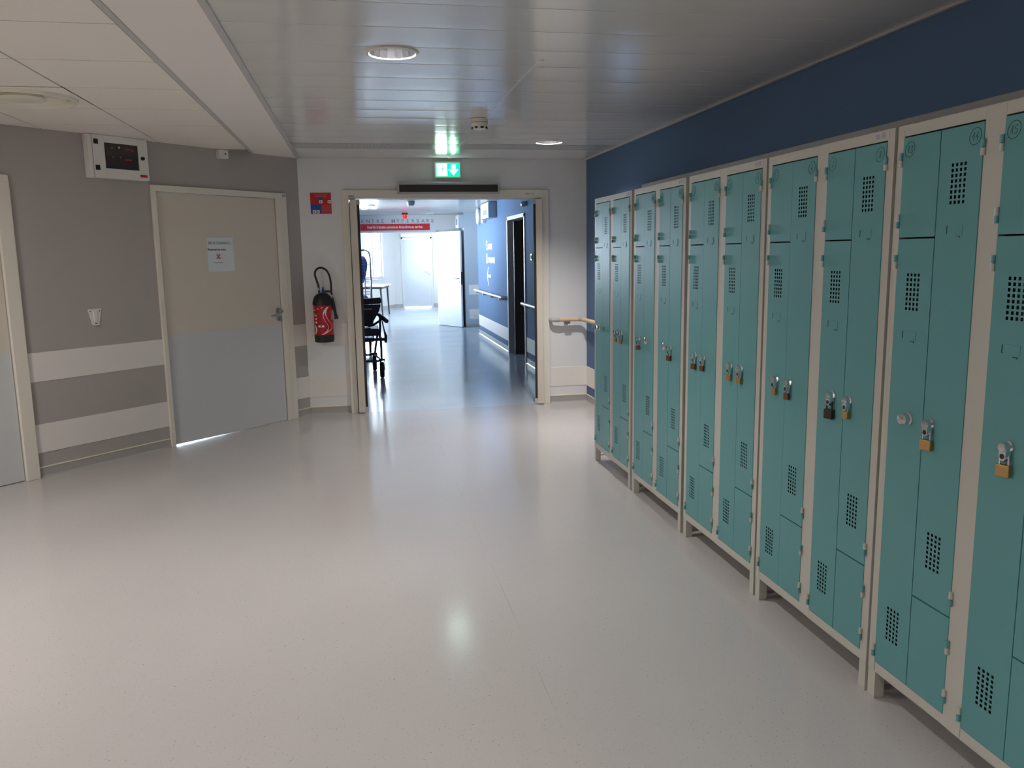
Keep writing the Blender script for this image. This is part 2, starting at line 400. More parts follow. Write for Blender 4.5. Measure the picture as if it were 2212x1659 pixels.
# metal slats
LAMPS = [(0.187, 3.73), (1.522, 6.49), (0.187, 0.10), (0.95, -2.4)]
def slat(y0, y1, matname, pillow=0.0013, n=14):
    m = MB(); x0, x1 = -0.462, XR-0.004; g = 0.0; ym, hw = (y0+y1)/2, (y1-y0)/2-g
    near = [q for q in LAMPS if y0-0.12 < q[1] < y1+0.12]
    xs = [x0, x1]
    if near:
        n = 40
        for q in near: xs += [q[0]-0.12+0.24*i/30 for i in range(31)]
        xs.sort()
    rows = []
    for i in range(n+1):
        u = -1+2*i/n; z = ZC + pillow*max(0.0, u)**3
        rows.append((ym+u*hw, z))
    rows = [(rows[0][0], ZC+0.018)] + rows + [(rows[-1][0], ZC+0.018)]
    nx = len(xs)
    for y, z in rows: m.v += [(x, y, z) for x in xs]
    for i in range(len(rows)-1):
        for j in range(nx-1):
            cx_, cy_ = (xs[j]+xs[j+1])/2, (rows[i][0]+rows[i+1][0])/2
            if any((cx_-q[0])**2+(cy_-q[1])**2 < 0.104**2 for q in near): continue
            m.face((i*nx+j, i*nx+j+1, (i+1)*nx+j+1, (i+1)*nx+j))
    o = obj('ceiling_slat', m, matname, ceiling)
    for i, p in enumerate(o.data.polygons): p.use_smooth = True
    try: o.data.set_sharp_from_angle(angle=math.radians(30))
    except Exception: pass
    return o
SL = 0.3052
for k in range(33):
    y1 = 6.69-SL*k
    slat(y1-SL, y1, 'slat_white')
slat(6.69, 7.01, 'perforated_metal', 0.0005)
slat(7.01, YE-0.004, 'slat_white', 0.0010)
# soffit and trims
obj('soffit_board', MB().box(-0.805, -0.49, -3.5, YE+0.02, ZC-0.004, ZC+0.02), 'soffit_white', ceiling)
for x0, x1 in ((-0.83, -0.804), (-0.491, -0.460)):
    obj('edge_trim', MB().box(x0, x1, -3.5, YE+0.02, ZC-0.008, ZC+0.018), 'trim_grey', ceiling, bevel=0.002)
obj('edge_trim', MB().box(XR-0.022, XR-0.001, -3.5, YE-0.001, ZC-0.010, ZC+0.015), 'trim_grey', ceiling, bevel=0.002)
# square tiles, clipped by the oblique wall
nrm = Vector((0.7309, -0.6825)); A2 = Vector((A.x, A.y))
def clip(poly):
    out = []
    for i in range(len(poly)):
        p, q = Vector(poly[i]), Vector(poly[(i+1) % len(poly)])
        dp, dq = (p-A2).dot(nrm)-0.004, (q-A2).dot(nrm)-0.004
        if dp >= 0: out.append(tuple(p))
        if (dp >= 0) != (dq >= 0):
            t = dp/(dp-dq); out.append(tuple(p+(q-p)*t))
    return out
tx = [-0.831, -1.412, -2.003, -2.61, -3.21]
DIFF = (-1.7075, 4.93)
for i in range(4):
    for k in range(-8, 6):
        y0 = 3.40+0.612*k; y1 = y0+0.612; x1, x0 = tx[i], tx[i+1]
        g = 0.0046
        poly = clip([(x0+g, y0+g*0.75), (x1-g, y0+g*0.75), (x1-g, y1-g*0.75), (x0+g, y1-g*0.75)])
        if len(poly) < 3: continue
        if i == 1 and k == 2: continue     # the diffuser sits here
        obj('ceiling_tile', MB().prism(poly, ZC-0.004, ZC+0.016, 'z'), 'tile_cream', ceiling)
struct(obj('roof_slab', MB().box(-4.2, 3.6, -3.7, 24.2, ZC+0.16, ZC+0.26), 'ceiling_void'))

# round air diffuser
d = empty('air_diffuser', (DIFF[0], DIFF[1], ZC))
dm = MB()
# square plate with round hole approximated by ring of quads
N = 40; r0 = 0.262; hs = 0.300
for k in range(N):
    def sq(t):
        c, s_ = math.cos(t), math.sin(t); q = hs/max(abs(c), abs(s_)); return (c*q*0.975, s_*q)
    a, b = 2*PI*k/N, 2*PI*(k+1)/N
    n = len(dm.v)
    pa, pb = sq(a), sq(b)
    dm.v += [(pa[0], pa[1], -0.004), (pb[0], pb[1], -0.004), (r0*math.cos(b), r0*math.sin(b), -0.004), (r0*math.cos(a), r0*math.sin(a), -0.004)]
    dm.face((n, n+1, n+2, n+3))
obj('plate', dm, 'tile_cream', d)
obj('outer_ring', MB().lathe_open([(0.268, -0.004), (0.262, -0.020), (0.250, -0.022), (0.235, -0.006), (0.215, 0.018)], (0, 0, 0), 48), 'cream_frame', d, smooth=True)
obj('back_plate', MB().lathe([(0, 0.0185), (0.262, 0.0185), (0.262, 0.0195)], (0, 0, 0), 40), 'cream_frame', d)
obj('middle_cone', MB().lathe_open([(0.215, -0.006), (0.205, -0.014), (0.17, 0.004), (0.15, 0.018)], (0, 0, 0), 48), 'cream_frame', d, smooth=True)
obj('centre_cone', MB().lathe([(0.0, -0.018), (0.10, -0.016), (0.115, -0.010), (0.09, 0.016)], (0, 0, 0), 48), 'cream_frame', d, smooth=True)
tag(d, 'round cream air diffuser set in the square ceiling tiles', 'air vent')

# recessed downlights in the metal ceiling
def downlight(x, y, label, power, r=0.098):
    d = empty('ceiling_downlight', (x, y, ZC))
    obj('trim_ring', MB().lathe_open([(r*1.16, 0.0), (r*1.16, -0.006), (r*1.04, -0.009), (r, -0.004), (r, 0.004)], (0,0,0), 40), 'white_plastic', d, smooth=True)
    # facetted reflector
    m = MB(); prof = [(r*0.995, -0.003), (r*0.96, 0.025), (r*0.88, 0.060), (r*0.72, 0.095), (r*0.5, 0.115)]
    m.lathe_open(prof, (0,0,0), 18); obj('reflector', m, 'reflector_metal', d)
    obj('lamp', MB().lathe([(0.0, 0.092), (r*0.30, 0.092), (r*0.32, 0.10), (r*0.32, 0.116)], (0,0,0), 16), 'lamp_glow', d, smooth=True)
    L = bpy.data.lights.new('downlight_beam', 'AREA'); L.shape = 'DISK'; L.size = r*0.9; L.energy = power; L.color = (1.0, 0.97, 0.945); L.spread = PI*0.72
    lo = bpy.data.objects.new('downlight_beam', L); COL.objects.link(lo); lo.parent = d; lo.location = (0, 0, 0.075)
    tag(d, label, 'ceiling light', 'recessed downlights in the metal ceiling')
    return d
# cut openings are covered by the trims: slats end behind the can
downlight(0.187, 3.73, 'large recessed chrome downlight above the middle of the hall', LAMP_POWER*0.72)
downlight(1.522, 6.49, 'recessed chrome downlight near the blue wall above the lockers', LAMP_POWER*1.2)
downlight(0.187, 0.10, 'added chrome downlight, unseen just behind the photographer', LAMP_POWER*0.85)  # unseen lamp added to light the foreground
downlight(0.95, -2.4, 'added chrome downlight, unseen at the back of the hall', LAMP_POWER*0.6)  # another added lamp out of view, fills the rear of the hall

# unseen light panels added to brighten the left wall and the hall
def fill_panel(x, y, label, power):
    d = empty('added_fill_panel', (x, y, ZC))
    fr = MB(); fr.box(-0.29, 0.29, -0.30, -0.27, -0.010, 0.0); fr.box(-0.29, 0.29, 0.27, 0.30, -0.010, 0.0); fr.box(-0.29, -0.26, -0.27, 0.27, -0.010, 0.0); fr.box(0.26, 0.29, -0.27, 0.27, -0.010, 0.0)
    obj('frame', fr, 'white_plastic', d)
    obj('diffuser', MB().box(-0.26, 0.26, -0.27, 0.27, -0.006, -0.0045), 'fill_panel_glow', d)
    L = bpy.data.lights.new('fill_panel_light', 'AREA'); L.shape = 'RECTANGLE'; L.size = 0.5; L.size_y = 0.52; L.energy = power; L.color = (1.0, 0.965, 0.93)
    lo = bpy.data.objects.new('fill_panel_light', L); COL.objects.link(lo); lo.parent = d; lo.location = (0, 0, -0.012)
    tag(d, label, 'ceiling light', 'added unseen light panels in the tiled ceiling')
fill_panel(-2.91, 3.094, 'added fill light panel brightening the left wall, unseen left of the view', PANEL_POWER*1.75)
fill_panel(-1.7075, -0.578, 'added fill light panel, unseen at the back of the hall', PANEL_POWER*0.8)

# conduit and smoke detector
cd = obj('cable_conduit', MB().box(0.846, 0.872, 3.80, YE-0.002, ZC-0.0035, ZC+0.001), 'slat_white', bevel=0.001)
tag(cd, 'white cable conduit running along the metal ceiling to the smoke detector', 'conduit')
sd = empty('smoke_detector', (0.815, 5.44, ZC-0.002))
obj('base', MB().lathe([(0.056, 0.0), (0.056, -0.018), (0.052, -0.022)], (0,0,0), 28), 'cream_frame', sd, smooth=True)
obj('housing', MB().lathe([(0.054, -0.025), (0.054, -0.045), (0.046, -0.062), (0.030, -0.066)], (0,0,0), 28), 'cream_frame', sd, smooth=True)
for k in range(8):
    a = 2*PI*k/8+0.2
    m = MB().box(-0.010, 0.010, -0.052, -0.044, -0.062, -0.050); m.xform(Matrix.Rotation(a, 4, 'Z'))
    obj('slot', m, 'black_plastic', sd)
tag(sd, 'cream round smoke detector hanging under the metal ceiling', 'smoke detector')

# ------------------------------------------------------------------ end wall fittings
ex = empty('exit_sign', (0.842, YE, 2.205))
obj('housing', MB().box(-0.120, 0.120, -0.055, -0.002, -0.072, 0.072), 'white_plastic', ex, bevel=0.004)
pn = obj('panel', MB().box(-0.108, 0.108, -0.058, -0.054, -0.058, 0.058), 'exit_green', ex)
pic = MB(); pic.box(-0.098, -0.006, -0.0592, -0.0575, -0.053, 0.053)
obj('doorway_pictogram', pic, 'exit_white', pn)
man = MB(); man.tube([(-0.045, -0.0605, 0.018), (-0.052, -0.0605, -0.008)], 0.006, 8); man.lathe([(0, -0.002), (0.007, -0.002), (0.007, 0.002)], (-0.041, -0.060, 0.030), 12, 'y')
man.tube([(-0.052, -0.0605, -0.006), (-0.038, -0.0605, -0.018), (-0.042, -0.0605, -0.036)], 0.004, 6); man.tube([(-0.052, -0.0605, -0.006), (-0.060, -0.0605, -0.022), (-0.074, -0.0605, -0.028)], 0.004, 6)
man.tube([(-0.047, -0.0605, 0.016), (-0.032, -0.0605, 0.004), (-0.024, -0.0605, 0.010)], 0.003, 6); man.tube([(-0.047, -0.0605, 0.016), (-0.062, -0.0605, 0.012), (-0.068, -0.0605, 0.0)], 0.003, 6)
obj('running_man', man, 'exit_green', pn)
arr = MB().prism([(0.034, 0.045), (0.072, 0.045), (0.072, 0.004), (0.096, 0.004), (0.053, -0.046), (0.010, 0.004), (0.034, 0.004)], -0.0592, -0.0575, 'y')
obj('arrow', arr, 'exit_white', pn)
tag(ex, 'lit green and white exit sign above the open doorway', 'exit sign')

ob = empty('door_sensor_bar', (0.847, YE-0.03, 2.042))
obj('casing', MB().box(-0.466, 0.466, -0.060, 0.0, -0.050, 0.054), 'grey_plastic', ob, bevel=0.006)
obj('dark_window', MB().box(-0.448, 0.448, -0.064, -0.058, -0.034, 0.030), 'dark_brush', ob, bevel=0.001)
obj('casing_back', MB().box(-0.440, 0.440, 0.0, 0.03, -0.010, 0.050), 'grey_plastic', ob)
tag(ob, 'long dark door operator bar in grey casing above the doorway', 'door operator')

fs = empty('fire_notice', (-0.297, YE-0.001, 1.917))
obj('backing', MB().box(-0.091, 0.091, -0.003, 0.0, -0.092, 0.092), 'red_sign', fs)
obj('blue_field', MB().box(-0.091, -0.002, -0.0036, -0.002, -0.092, -0.008), 'blue_sign', fs)
obj('blue_heading', MB().box(-0.020, 0.016, -0.0036, -0.002, 0.028, 0.048), 'blue_sign', fs)
for x, z in ((-0.014, 0.0), (0.060, 0.0), (-0.074, -0.088), (-0.042, -0.088)):
    pb = obj('pictogram', MB().box(x, x+0.028, -0.0042, -0.003, z, z+0.028), 'print_white', fs)
    g = MB().tube([(x+0.009, -0.0046, z+0.006), (x+0.013, -0.0046, z+0.014), (x+0.010, -0.0046, z+0.021)], 0.003, 6); g.tube([(x+0.013, -0.0046, z+0.014), (x+0.020, -0.0046, z+0.010)], 0.0025, 6)
    obj('figure', g, 'print_black', pb)
for k in range(5):
    m = MB()
    x = 0.008
    while x < 0.078:
        w = random.uniform(0.010, 0.024); m.box(x, min(x+w, 0.082), -0.0036, -0.0028, -0.022-0.0145*k, -0.0175-0.0145*k); x += w+0.004
    obj('text_line', m, 'print_pink', fs)
for k in range(2):
    obj('text_line', MB().box(-0.06+0.01*k, 0.06-0.01*k, -0.0036, -0.0028, 0.072-0.014*k, 0.077-0.014*k), 'print_pink', fs)
tag(fs, 'square red and blue fire instruction notice above the extinguisher', 'notice')

# fire extinguisher
fe = empty('fire_extinguisher', (-0.322, YE-0.105, 0.685))
R_ = 0.087
obj('base_cup', MB().lathe([(R_*0.93, 0.0), (R_*0.98, 0.004), (R_*1.01, 0.064), (R_*0.98, 0.066)], (0,0,0), 36), 'black_plastic', fe, smooth=True)
cyl = obj('cylinder', MB().lathe([(R_*0.975, 0.06), (R_*0.975, 0.345)], (0,0,0), 36), 'red_paint', fe, smooth=True)
obj('shroud', MB().lathe([(R_*1.03, 0.332), (R_*1.03, 0.35), (R_*0.98, 0.375), (R_*0.82, 0.41), (R_*0.55, 0.432), (R_*0.2, 0.442), (0, 0.443)], (0,0,0), 36), 'black_plastic', fe, smooth=True)
# curved white label swooshes wrapped on the cylinder
def wrap(pts, width, rr=R_*0.975+0.0008):
    m = MB(); n = len(pts)
    for i, (x, z) in enumerate(pts):
        w = width[i]
        for s_ in (-1, 1):
            xx = max(-R_*0.96, min(R_*0.96, x+s_*w/2)); th = math.asin(xx/(R_*0.975)); m.v.append((rr*math.sin(th), -rr*math.cos(th), z))
    for i in range(n-1): m.face((2*i, 2*i+1, 2*i+3, 2*i+2))
    return m
def bez(p0, p1, p2, p3, n=14):
    return [tuple((1-t)**3*a+3*(1-t)**2*t*b+3*(1-t)*t*t*c+t**3*d for a, b, c, d in zip(p0, p1, p2, p3)) for t in [i/n for i in range(n+1)]]
pts = bez((0.045, 0.318), (-0.005, 0.27), (0.01, 0.22), (0.045, 0.175), 10) + bez((0.045, 0.175), (0.08, 0.12), (0.03, 0.09), (-0.015, 0.072), 10)[1:]
obj('white_swoosh', wrap(pts, [0.016+0.020*math.sin(PI*i/20) for i in range(21)]), 'print_white', cyl, smooth=True)
obj('white_swoosh', wrap([(-0.075, 0.285), (-0.055, 0.296), (-0.03, 0.306), (0.0, 0.315)], [0.012, 0.03, 0.036, 0.02]), 'print_white', cyl, smooth=True)
obj('white_swoosh', wrap(bez((-0.078, 0.16), (-0.055, 0.13), (-0.06, 0.1), (-0.075, 0.075), 8), [0.004+0.01*math.sin(PI*i/8) for i in range(9)]), 'print_white', cyl, smooth=True)
for k, (x, z, w) in enumerate(((-0.065, 0.235, 0.018), (-0.063, 0.203, 0.018), (-0.061, 0.172, 0.016), (-0.035, 0.138, 0.020), (-0.004, 0.138, 0.022))):
    obj('pictogram', wrap([(x, z), (x, z+0.017)], [w, w]), 'print_white', cyl)
for k, (z, x0, x1) in enumerate(((0.265, -0.05, 0.0), (0.257, -0.05, 0.0), (0.228, -0.048, 0.0), (0.22, -0.048, 0.002), (0.196, -0.046, 0.006), (0.188, -0.046, 0.008), (0.166, -0.044, 0.012), (0.158, -0.044, 0.02), (0.122, -0.044, 0.026), (0.112, -0.044, 0.022), (0.10, -0.044, 0.01))):
    obj('text_line', wrap([((x0+x1)/2, z), ((x0+x1)/2, z+0.003)], [x1-x0, x1-x0]), 'print_pink', cyl)
obj('side_label', wrap([(0.076, 0.20), (0.076, 0.285)], [0.012, 0.012]), 'print_white', cyl)
hose = [(-0.026, 0.01, 0.44), (-0.030, 0.01, 0.50), (-0.046, 0.012, 0.56), (-0.056, 0.014, 0.60), (-0.050, 0.016, 0.635), (-0.028, 0.018, 0.657), (0.004, 0.018, 0.663), (0.036, 0.016, 0.648), (0.060, 0.012, 0.618), (0.074, 0.008, 0.575), (0.080, 0.004, 0.52), (0.080, 0.0, 0.46), (0.084, -0.004, 0.42)]
def smooth_path(p, n=5):
    P = [Vector(q) for q in p]; out = []
    for i in range(len(P)-1):
        p0, p1, p2, p3 = P[max(i-1, 0)], P[i], P[i+1], P[min(i+2, len(P)-1)]
        for k in range(n):
            t = k/n; out.append(0.5*((2*p1)+(-p0+p2)*t+(2*p0-5*p1+4*p2-p3)*t*t+(-p0+3*p1-3*p2+p3)*t**3))
    out.append(P[-1]); return out
obj('hose', MB().tube(smooth_path(hose), 0.0095, 10), 'black_plastic', fe, smooth=True)
obj('hose_ferrule', MB().tube([(-0.029, 0.01, 0.463), (-0.032, 0.01, 0.487)], 0.0115, 12), 'grey_plastic', fe, smooth=True)
obj('hose_ferrule', MB().tube([(0.0815, -0.002, 0.408), (0.084, -0.004, 0.386)], 0.0115, 12), 'grey_plastic', fe, smooth=True)
obj('nozzle', MB().tube([(0.086, -0.004, 0.40), (0.092, -0.006, 0.355), (0.100, -0.010, 0.30), (0.108, -0.012, 0.25), (0.114, -0.014, 0.205)], [0.009, 0.014, 0.014, 0.012, 0.020], 14), 'black_plastic', fe, smooth=True)
obj('hose_clip', MB().box(-0.005, 0.086, -0.008, 0.008, 0.444, 0.462), 'black_plastic', fe, bevel=0.003)
obj('strike_knob', MB().tube([(0.004, 0.0, 0.44), (0.008, 0.0, 0.468), (0.009, 0.0, 0.492)], [0.010, 0.010, 0.007], 10), 'blue_bag', fe, smooth=True)
obj('wall_bracket', MB().box(-0.02, 0.02, 0.07, 0.104, 0.24, 0.42), 'black_plastic', fe)
tag(fe, 'red fire extinguisher with black hose hung on the white end wall', 'fire extinguisher')

# hall handrail (wood tubes with grey fittings)
hr = empty('handrail', (1.95, YE, 0.0))
def hrp(p): return (p[0]-1.95, p[1]-YE, p[2])
ZR = 0.815
obj('wood_tube', MB().tube([hrp((1.872, 7.61, ZR)), hrp((2.052, 7.61, ZR))], 0.0195, 16), 'wood_rail', hr, smooth=True)
obj('wood_tube', MB().tube([hrp((2.095, 7.565, ZR)), hrp((2.095, 5.55, ZR))], 0.0195, 16), 'wood_rail', hr, smooth=True)
obj('end_elbow', MB().tube([hrp(q) for q in ((1.795, YE-0.001, ZR), (1.792, 7.655, ZR), (1.797, 7.63, ZR), (1.812, 7.614, ZR), (1.835, 7.61, ZR), (1.874, 7.61, ZR))], 0.021, 16), 'grey_plastic', hr, smooth=True)
obj('corner_elbow', MB().tube([hrp(q) for q in ((2.05, 7.61, ZR), (2.072, 7.608, ZR), (2.088, 7.596, ZR), (2.095, 7.575, ZR), (2.095, 7.56, ZR))], 0.021, 16), 'grey_plastic', hr, smooth=True)
for x in (1.945,):
    obj('bracket', MB().box(x-0.03-1.95, x+0.03-1.95, -0.085, -0.055, ZR-0.04, ZR-0.018).box(x-0.012-1.95, x+0.012-1.95, -0.07, 0.0, ZR-0.05, ZR-0.03), 'steel', hr, bevel=0.003)
for y in (7.2, 6.2):
    obj('bracket', MB().box(2.08-1.95, XR-1.95, y-0.012-YE, y+0.012-YE, ZR-0.05, ZR-0.03).box(2.08-1.95, 2.11-1.95, y-0.03-YE, y+0.03-YE, ZR-0.04, ZR-0.018), 'steel', hr, bevel=0.003)
tag(hr, 'light wood handrail with grey elbows turning the corner beside the lockers', 'handrail')

# grey board behind the lockers
gb = obj('grey_panel', MB().box(XR-0.030, XR-0.006, 0.6, 6.05, 0.40, 1.945), 'grey_board', bevel=0.003)
tag(gb, 'long grey board behind the lockers against the blue wall', 'panel')

# ------------------------------------------------------------------ left wall fittings
def on_left(name, t, z=0.0): return empty(name, A + Matrix.Rotation(LROT, 3, 'Z') @ Vector((-t, 0, z)), LROT)
eb = on_left('electrical_box', 1.725, 2.013)
m = MB(); m.box(-0.225, 0.225, -0.035, 0, 0.0, 0.292)
obj('body', m, 'white_plastic', eb, bevel=0.004)
dr = MB(); W0, W1, H0, H1 = -0.106, 0.152, 0.068, 0.243
dr.box(-0.190, W0, -0.060, -0.037, 0.002, 0.290); dr.box(W1, 0.224, -0.060, -0.037, 0.002, 0.290); dr.box(W0, W1, -0.060, -0.037, 0.002, H0); dr.box(W0, W1, -0.060, -0.037, H1, 0.290)
dd = obj('door', dr, 'white_plastic', eb, bevel=0.002)
obj('frame_strip', MB().box(-0.224, -0.193, -0.056, -0.034, 0.002, 0.290), 'white_plastic', eb, bevel=0.003)
obj('smoked_pane', MB().box(W0, W1, -0.050, -0.046, H0, H1), 'smoke_glass', dd)
for x, z, w, c in ((-0.05, 0.205, 0.012, 'print_grey'), (0.005, 0.212, 0.009, 'print_white'), (0.055, 0.205, 0.045, 'breaker_red'), (0.105, 0.198, 0.010, 'print_grey'), (-0.045, 0.145, 0.012, 'print_grey'), (0.01, 0.146, 0.010, 'print_grey'), (0.05, 0.132, 0.05, 'breaker_red')):
    obj('breaker_switch', MB().box(x, x+w, -0.0512, -0.0485, z, z+0.011), c, dd)
for z in (0.068, 0.243): obj('hinge', MB().box(-0.183, -0.152, -0.066, -0.058, z-0.016, z+0.016), 'black_plastic', dd, bevel=0.002)
obj('knob', MB().lathe([(0, -0.016), (0.011, -0.016), (0.013, -0.010), (0.013, 0.002)], (0.178, -0.060, 0.155), 20, 'y'), 'black_plastic', dd, smooth=True)
obj('red_sticker', MB().box(0.152, 0.207, -0.0615, -0.059, 0.022, 0.040), 'red_sign', dd)
tag(eb, 'white electrical box with smoked window high on the grey wall', 'electrical box')
sb = on_left('wall_switch_box', 0.811, 2.234)
obj('casing', MB().box(-0.043, 0.043, -0.045, 0, 0, 0.068), 'white_plastic', sb, bevel=0.004)
obj('button', MB().lathe([(0, -0.006), (0.006, -0.005), (0.007, 0.002)], (0.012, -0.044, 0.036), 14, 'y'), 'black_plastic', sb, smooth=True)
tag(sb, 'small white switch box under the ceiling above the closed door', 'switch')
wh = on_left('wall_hook_plate', 1.981, 0.995)
obj('plate', MB().prism([(-0.050, 0.114), (0.050, 0.114), (0.048, 0.10), (0.026, 0.006), (0.020, 0.0), (-0.020, 0.0), (-0.026, 0.006), (-0.048, 0.10)], -0.006, 0.0, 'y'), 'white_plastic', wh, bevel=0.002)
obj('raised_channel', MB().prism([(-0.012, 0.10), (0.012, 0.10), (0.014, 0.09), (0.014, 0.03), (0.006, 0.022), (-0.006, 0.022), (-0.014, 0.03), (-0.014, 0.09)], -0.014, -0.005, 'y'), 'white_plastic', wh, bevel=0.003)
obj('bottom_cup', MB().box(-0.020, 0.020, -0.022, -0.005, 0.0, 0.008), 'white_plastic', wh, bevel=0.002)
for x, z in ((-0.034, 0.098), (0.034, 0.098), (0.0, 0.012)): obj('screw', MB().lathe([(0, -0.003), (0.004, -0.002), (0.004, 0.002)], (x, -0.006, z), 10, 'y'), 'print_black', wh)
tag(wh, 'small white tapered wall bracket between the two left doors', 'bracket')
ds = on_left('door_notice', 0.872, 1.342)
DY = 0.0055
obj('sheet', MB().box(-0.128, 0.128, DY-0.0010, DY-0.0002, 0.0, 0.27), 'paper', ds)
text('room_name', 'Salle de Consultation 3', 0.0265, 'print_black', ds, -0.118, DY-0.0014, 0.222, xs=0.86, extrude=0.0002)
obj('underline', MB().box(-0.118, 0.120, DY-0.0016, DY-0.001, 0.2165, 0.2180), 'print_black', ds)
text('warning_line', 'Pansement en cours', 0.0235, 'print_black', ds, -0.122, DY-0.0014, 0.168, xs=0.90, bold=0.0006, extrude=0.0002)
xm = MB()
for s_ in (-1, 1): xm.tube([(-0.024-0.017, DY-0.0012, 0.119-s_*0.019), (-0.024+0.017, DY-0.0012, 0.119+s_*0.019)], 0.0075, 6)
xm.v = [(x, DY-0.0014 if y < DY-0.0012 else DY-0.0010, z) for x, y, z in xm.v]
obj('red_cross_mark', xm, 'print_pink', ds)
text('small_line', 'Ne pas déranger', 0.0140, 'print_black', ds, -0.074, DY-0.0014, 0.066, xs=0.95, extrude=0.0002)
tag(ds, 'white paper notice stuck on the closed cream door', 'notice')

# ------------------------------------------------------------------ lockers
XL = 1.5882; CW = 0.7694
YS = [5.4435, 4.6335, 3.8255, 3.0392, 2.2547]
COLS = (0.030, 0.417); DW = 0.318
def door_mesh(name, u0, u1, z0, z1, vents):
    # front sheet with punched square holes (vents: list of (u start, z start)), folded rim
    hs_, pu, pz = 0.0088, 0.0158, 0.0141
    us, zs = {u0, u1}, {z0, z1}; holes = set()
    for (vu, vz) in vents:
        for c in range(4): us |= {round(vu+c*pu, 5), round(vu+c*pu+hs_, 5)}
        for r in range(8): zs |= {round(vz+r*pz, 5), round(vz+r*pz+hs_, 5)}
    for (vu, vz) in vents:
        for c in range(4):
            for r in range(8): holes.add((round(vu+c*pu, 5), round(vz+r*pz, 5)))
    us, zs = sorted(us), sorted(zs); m = MB(); y = -0.002; idx = {}
    def V(u, yy, z):
        k = (u, yy, z)
        if k not in idx: idx[k] = len(m.v); m.v.append((u, yy, z))
        return idx[k]
    for i in range(len(us)-1):
        for j in range(len(zs)-1):
            a, b, c, d_ = us[i], us[i+1], zs[j], zs[j+1]
            if (a, c) in holes:
                yb = y+0.0007
                for (p, q) in (((a, c), (b, c)), ((b, c), (b, d_)), ((b, d_), (a, d_)), ((a, d_), (a, c))):
                    m.face((V(p[0], y, p[1]), V(q[0], y, q[1]), V(q[0], yb, q[1]), V(p[0], yb, p[1])))
            else:
                m.face((V(a, y, c), V(b, y, c), V(b, y, d_), V(a, y, d_)))
    # rim
    yb = y+0.016
    for (p, q, fix) in (('u', us, z0), ('u', us, z1), ('z', zs, u0), ('z', zs, u1)):
        for i in range(len(q)-1):
            if p == 'u': m.face((V(q[i], y, fix), V(q[i+1], y, fix), V(q[i+1], yb, fix), V(q[i], yb, fix)))
            else: m.face((V(fix, y, q[i]), V(fix, y, q[i+1]), V(fix, yb, q[i+1]), V(fix, yb, q[i])))
    me = bpy.data.meshes.new(name); me.from_pydata(m.v, [], m.f); me.materials.append(M['teal_paint'])
    bm = bmesh.new(); bm.from_mesh(me)
    for fc in bm.faces:
        if abs(fc.normal.y) > 0.9 and fc.normal.y > 0: fc.normal_flip()
    bm.to_mesh(me); bm.free()
    return me
DOORS = {}
def get_doors(gap):
    if gap not in DOORS:
        a, b = 0.158-gap/2, 0.158+gap/2
        DOORS[gap] = (door_mesh('door_panel', 0.001, a, 1.4775, 1.7630, []),
                      door_mesh('door_panel', 0.001, a, 0.131, 1.4725, [(0.049, 1.266), (0.049, 0.231)]),
                      door_mesh('door_panel', b, 0.317, 0.4235, 1.7630, [(0.207, 1.562), (0.207, 0.528)]),
                      door_mesh('door_panel', b, 0.317, 0.131, 0.4190, []))
    return DOORS[gap]
body_mb = MB()
T = 0.0015
body_mb.box(0, T, 0, 0.50, 0.095, 1.80); body_mb.box(CW-T, CW, 0, 0.50, 0.095, 1.80)
body_mb.box(0, CW, 0, 0.50, 1.798, 1.80); body_mb.box(0, CW, 0.498, 0.50, 0.095, 1.80); body_mb.box(0, CW, 0, 0.50, 0.095, 0.097)
body_mb.box(0, 0.030, 0, 0.02, 0.095, 1.80); body_mb.box(0.348, 0.417, 0, 0.02, 0.095, 1.80); body_mb.box(0.735, CW, 0, 0.02, 0.095, 1.80)
for a, b in ((0.030, 0.348), (0.417, 0.735)):
    body_mb.box(a, b, 0, 0.02, 1.768, 1.80); body_mb.box(a, b, 0, 0.02, 0.095, 0.128)
body_mb.box(0.381, 0.384, 0.02, 0.498, 0.097, 1.798)
BODY = body_mb.mesh('locker_body', ['cream_steel'])
LEG = MB().box(0, 0.036, 0, 0.034, 0.004, 0.095).box(0.002, 0.034, 0.002, 0.032, 0.0, 0.004).mesh('locker_leg', ['cream_steel'])
BRACE = MB().box(0.004, 0.010, 0.034, 0.47, 0.03, 0.036).mesh('brace', ['cream_steel'])
def hinge_mesh(top_teal):
    m = MB(); m.cur = 0 if top_teal else 1
    m.tube([(0, -0.005, 0.001), (0, -0.005, 0.021)], 0.0055, 8); m.cur = 1-m.cur
    m.tube([(0, -0.005, -0.019), (0, -0.005, -0.001)], 0.0055, 8)
    return m.mesh('hinge', ['teal_paint', 'cream_steel'])
HT, HC = hinge_mesh(True), hinge_mesh(False)
CARD = MB()
CARD.box(-0.001, 0.001, -0.0034, -0.0018, 0.004, 0.026); CARD.box(0.036, 0.050, -0.0034, -0.0018, -0.003, -0.0014); CARD.box(0.049, 0.0505, -0.0034, -0.0018, -0.006, -0.0014)
CARD = CARD.mesh('card_slot', ['ink_dark'])
CARDP = MB().box(0.002, 0.058, -0.0030, -0.0018, 0.0, 0.028).mesh('card_plate', ['teal_paint'])
KNOB = MB().lathe([(0.021, -0.002), (0.021, -0.006), (0.0185, -0.010), (0.0185, -0.024), (0.0155, -0.030), (0.0, -0.0305)], (0,0,0), 8, 'y').mesh('lock_knob', ['chrome'])
ROUND = MB().lathe([(0.021, -0.002), (0.020, -0.006), (0.013, -0.009), (0.011, -0.010), (0.009, -0.014), (0.0, -0.0145)], (0,0,0), 24, 'y').mesh('lock_rosette', ['chrome'])
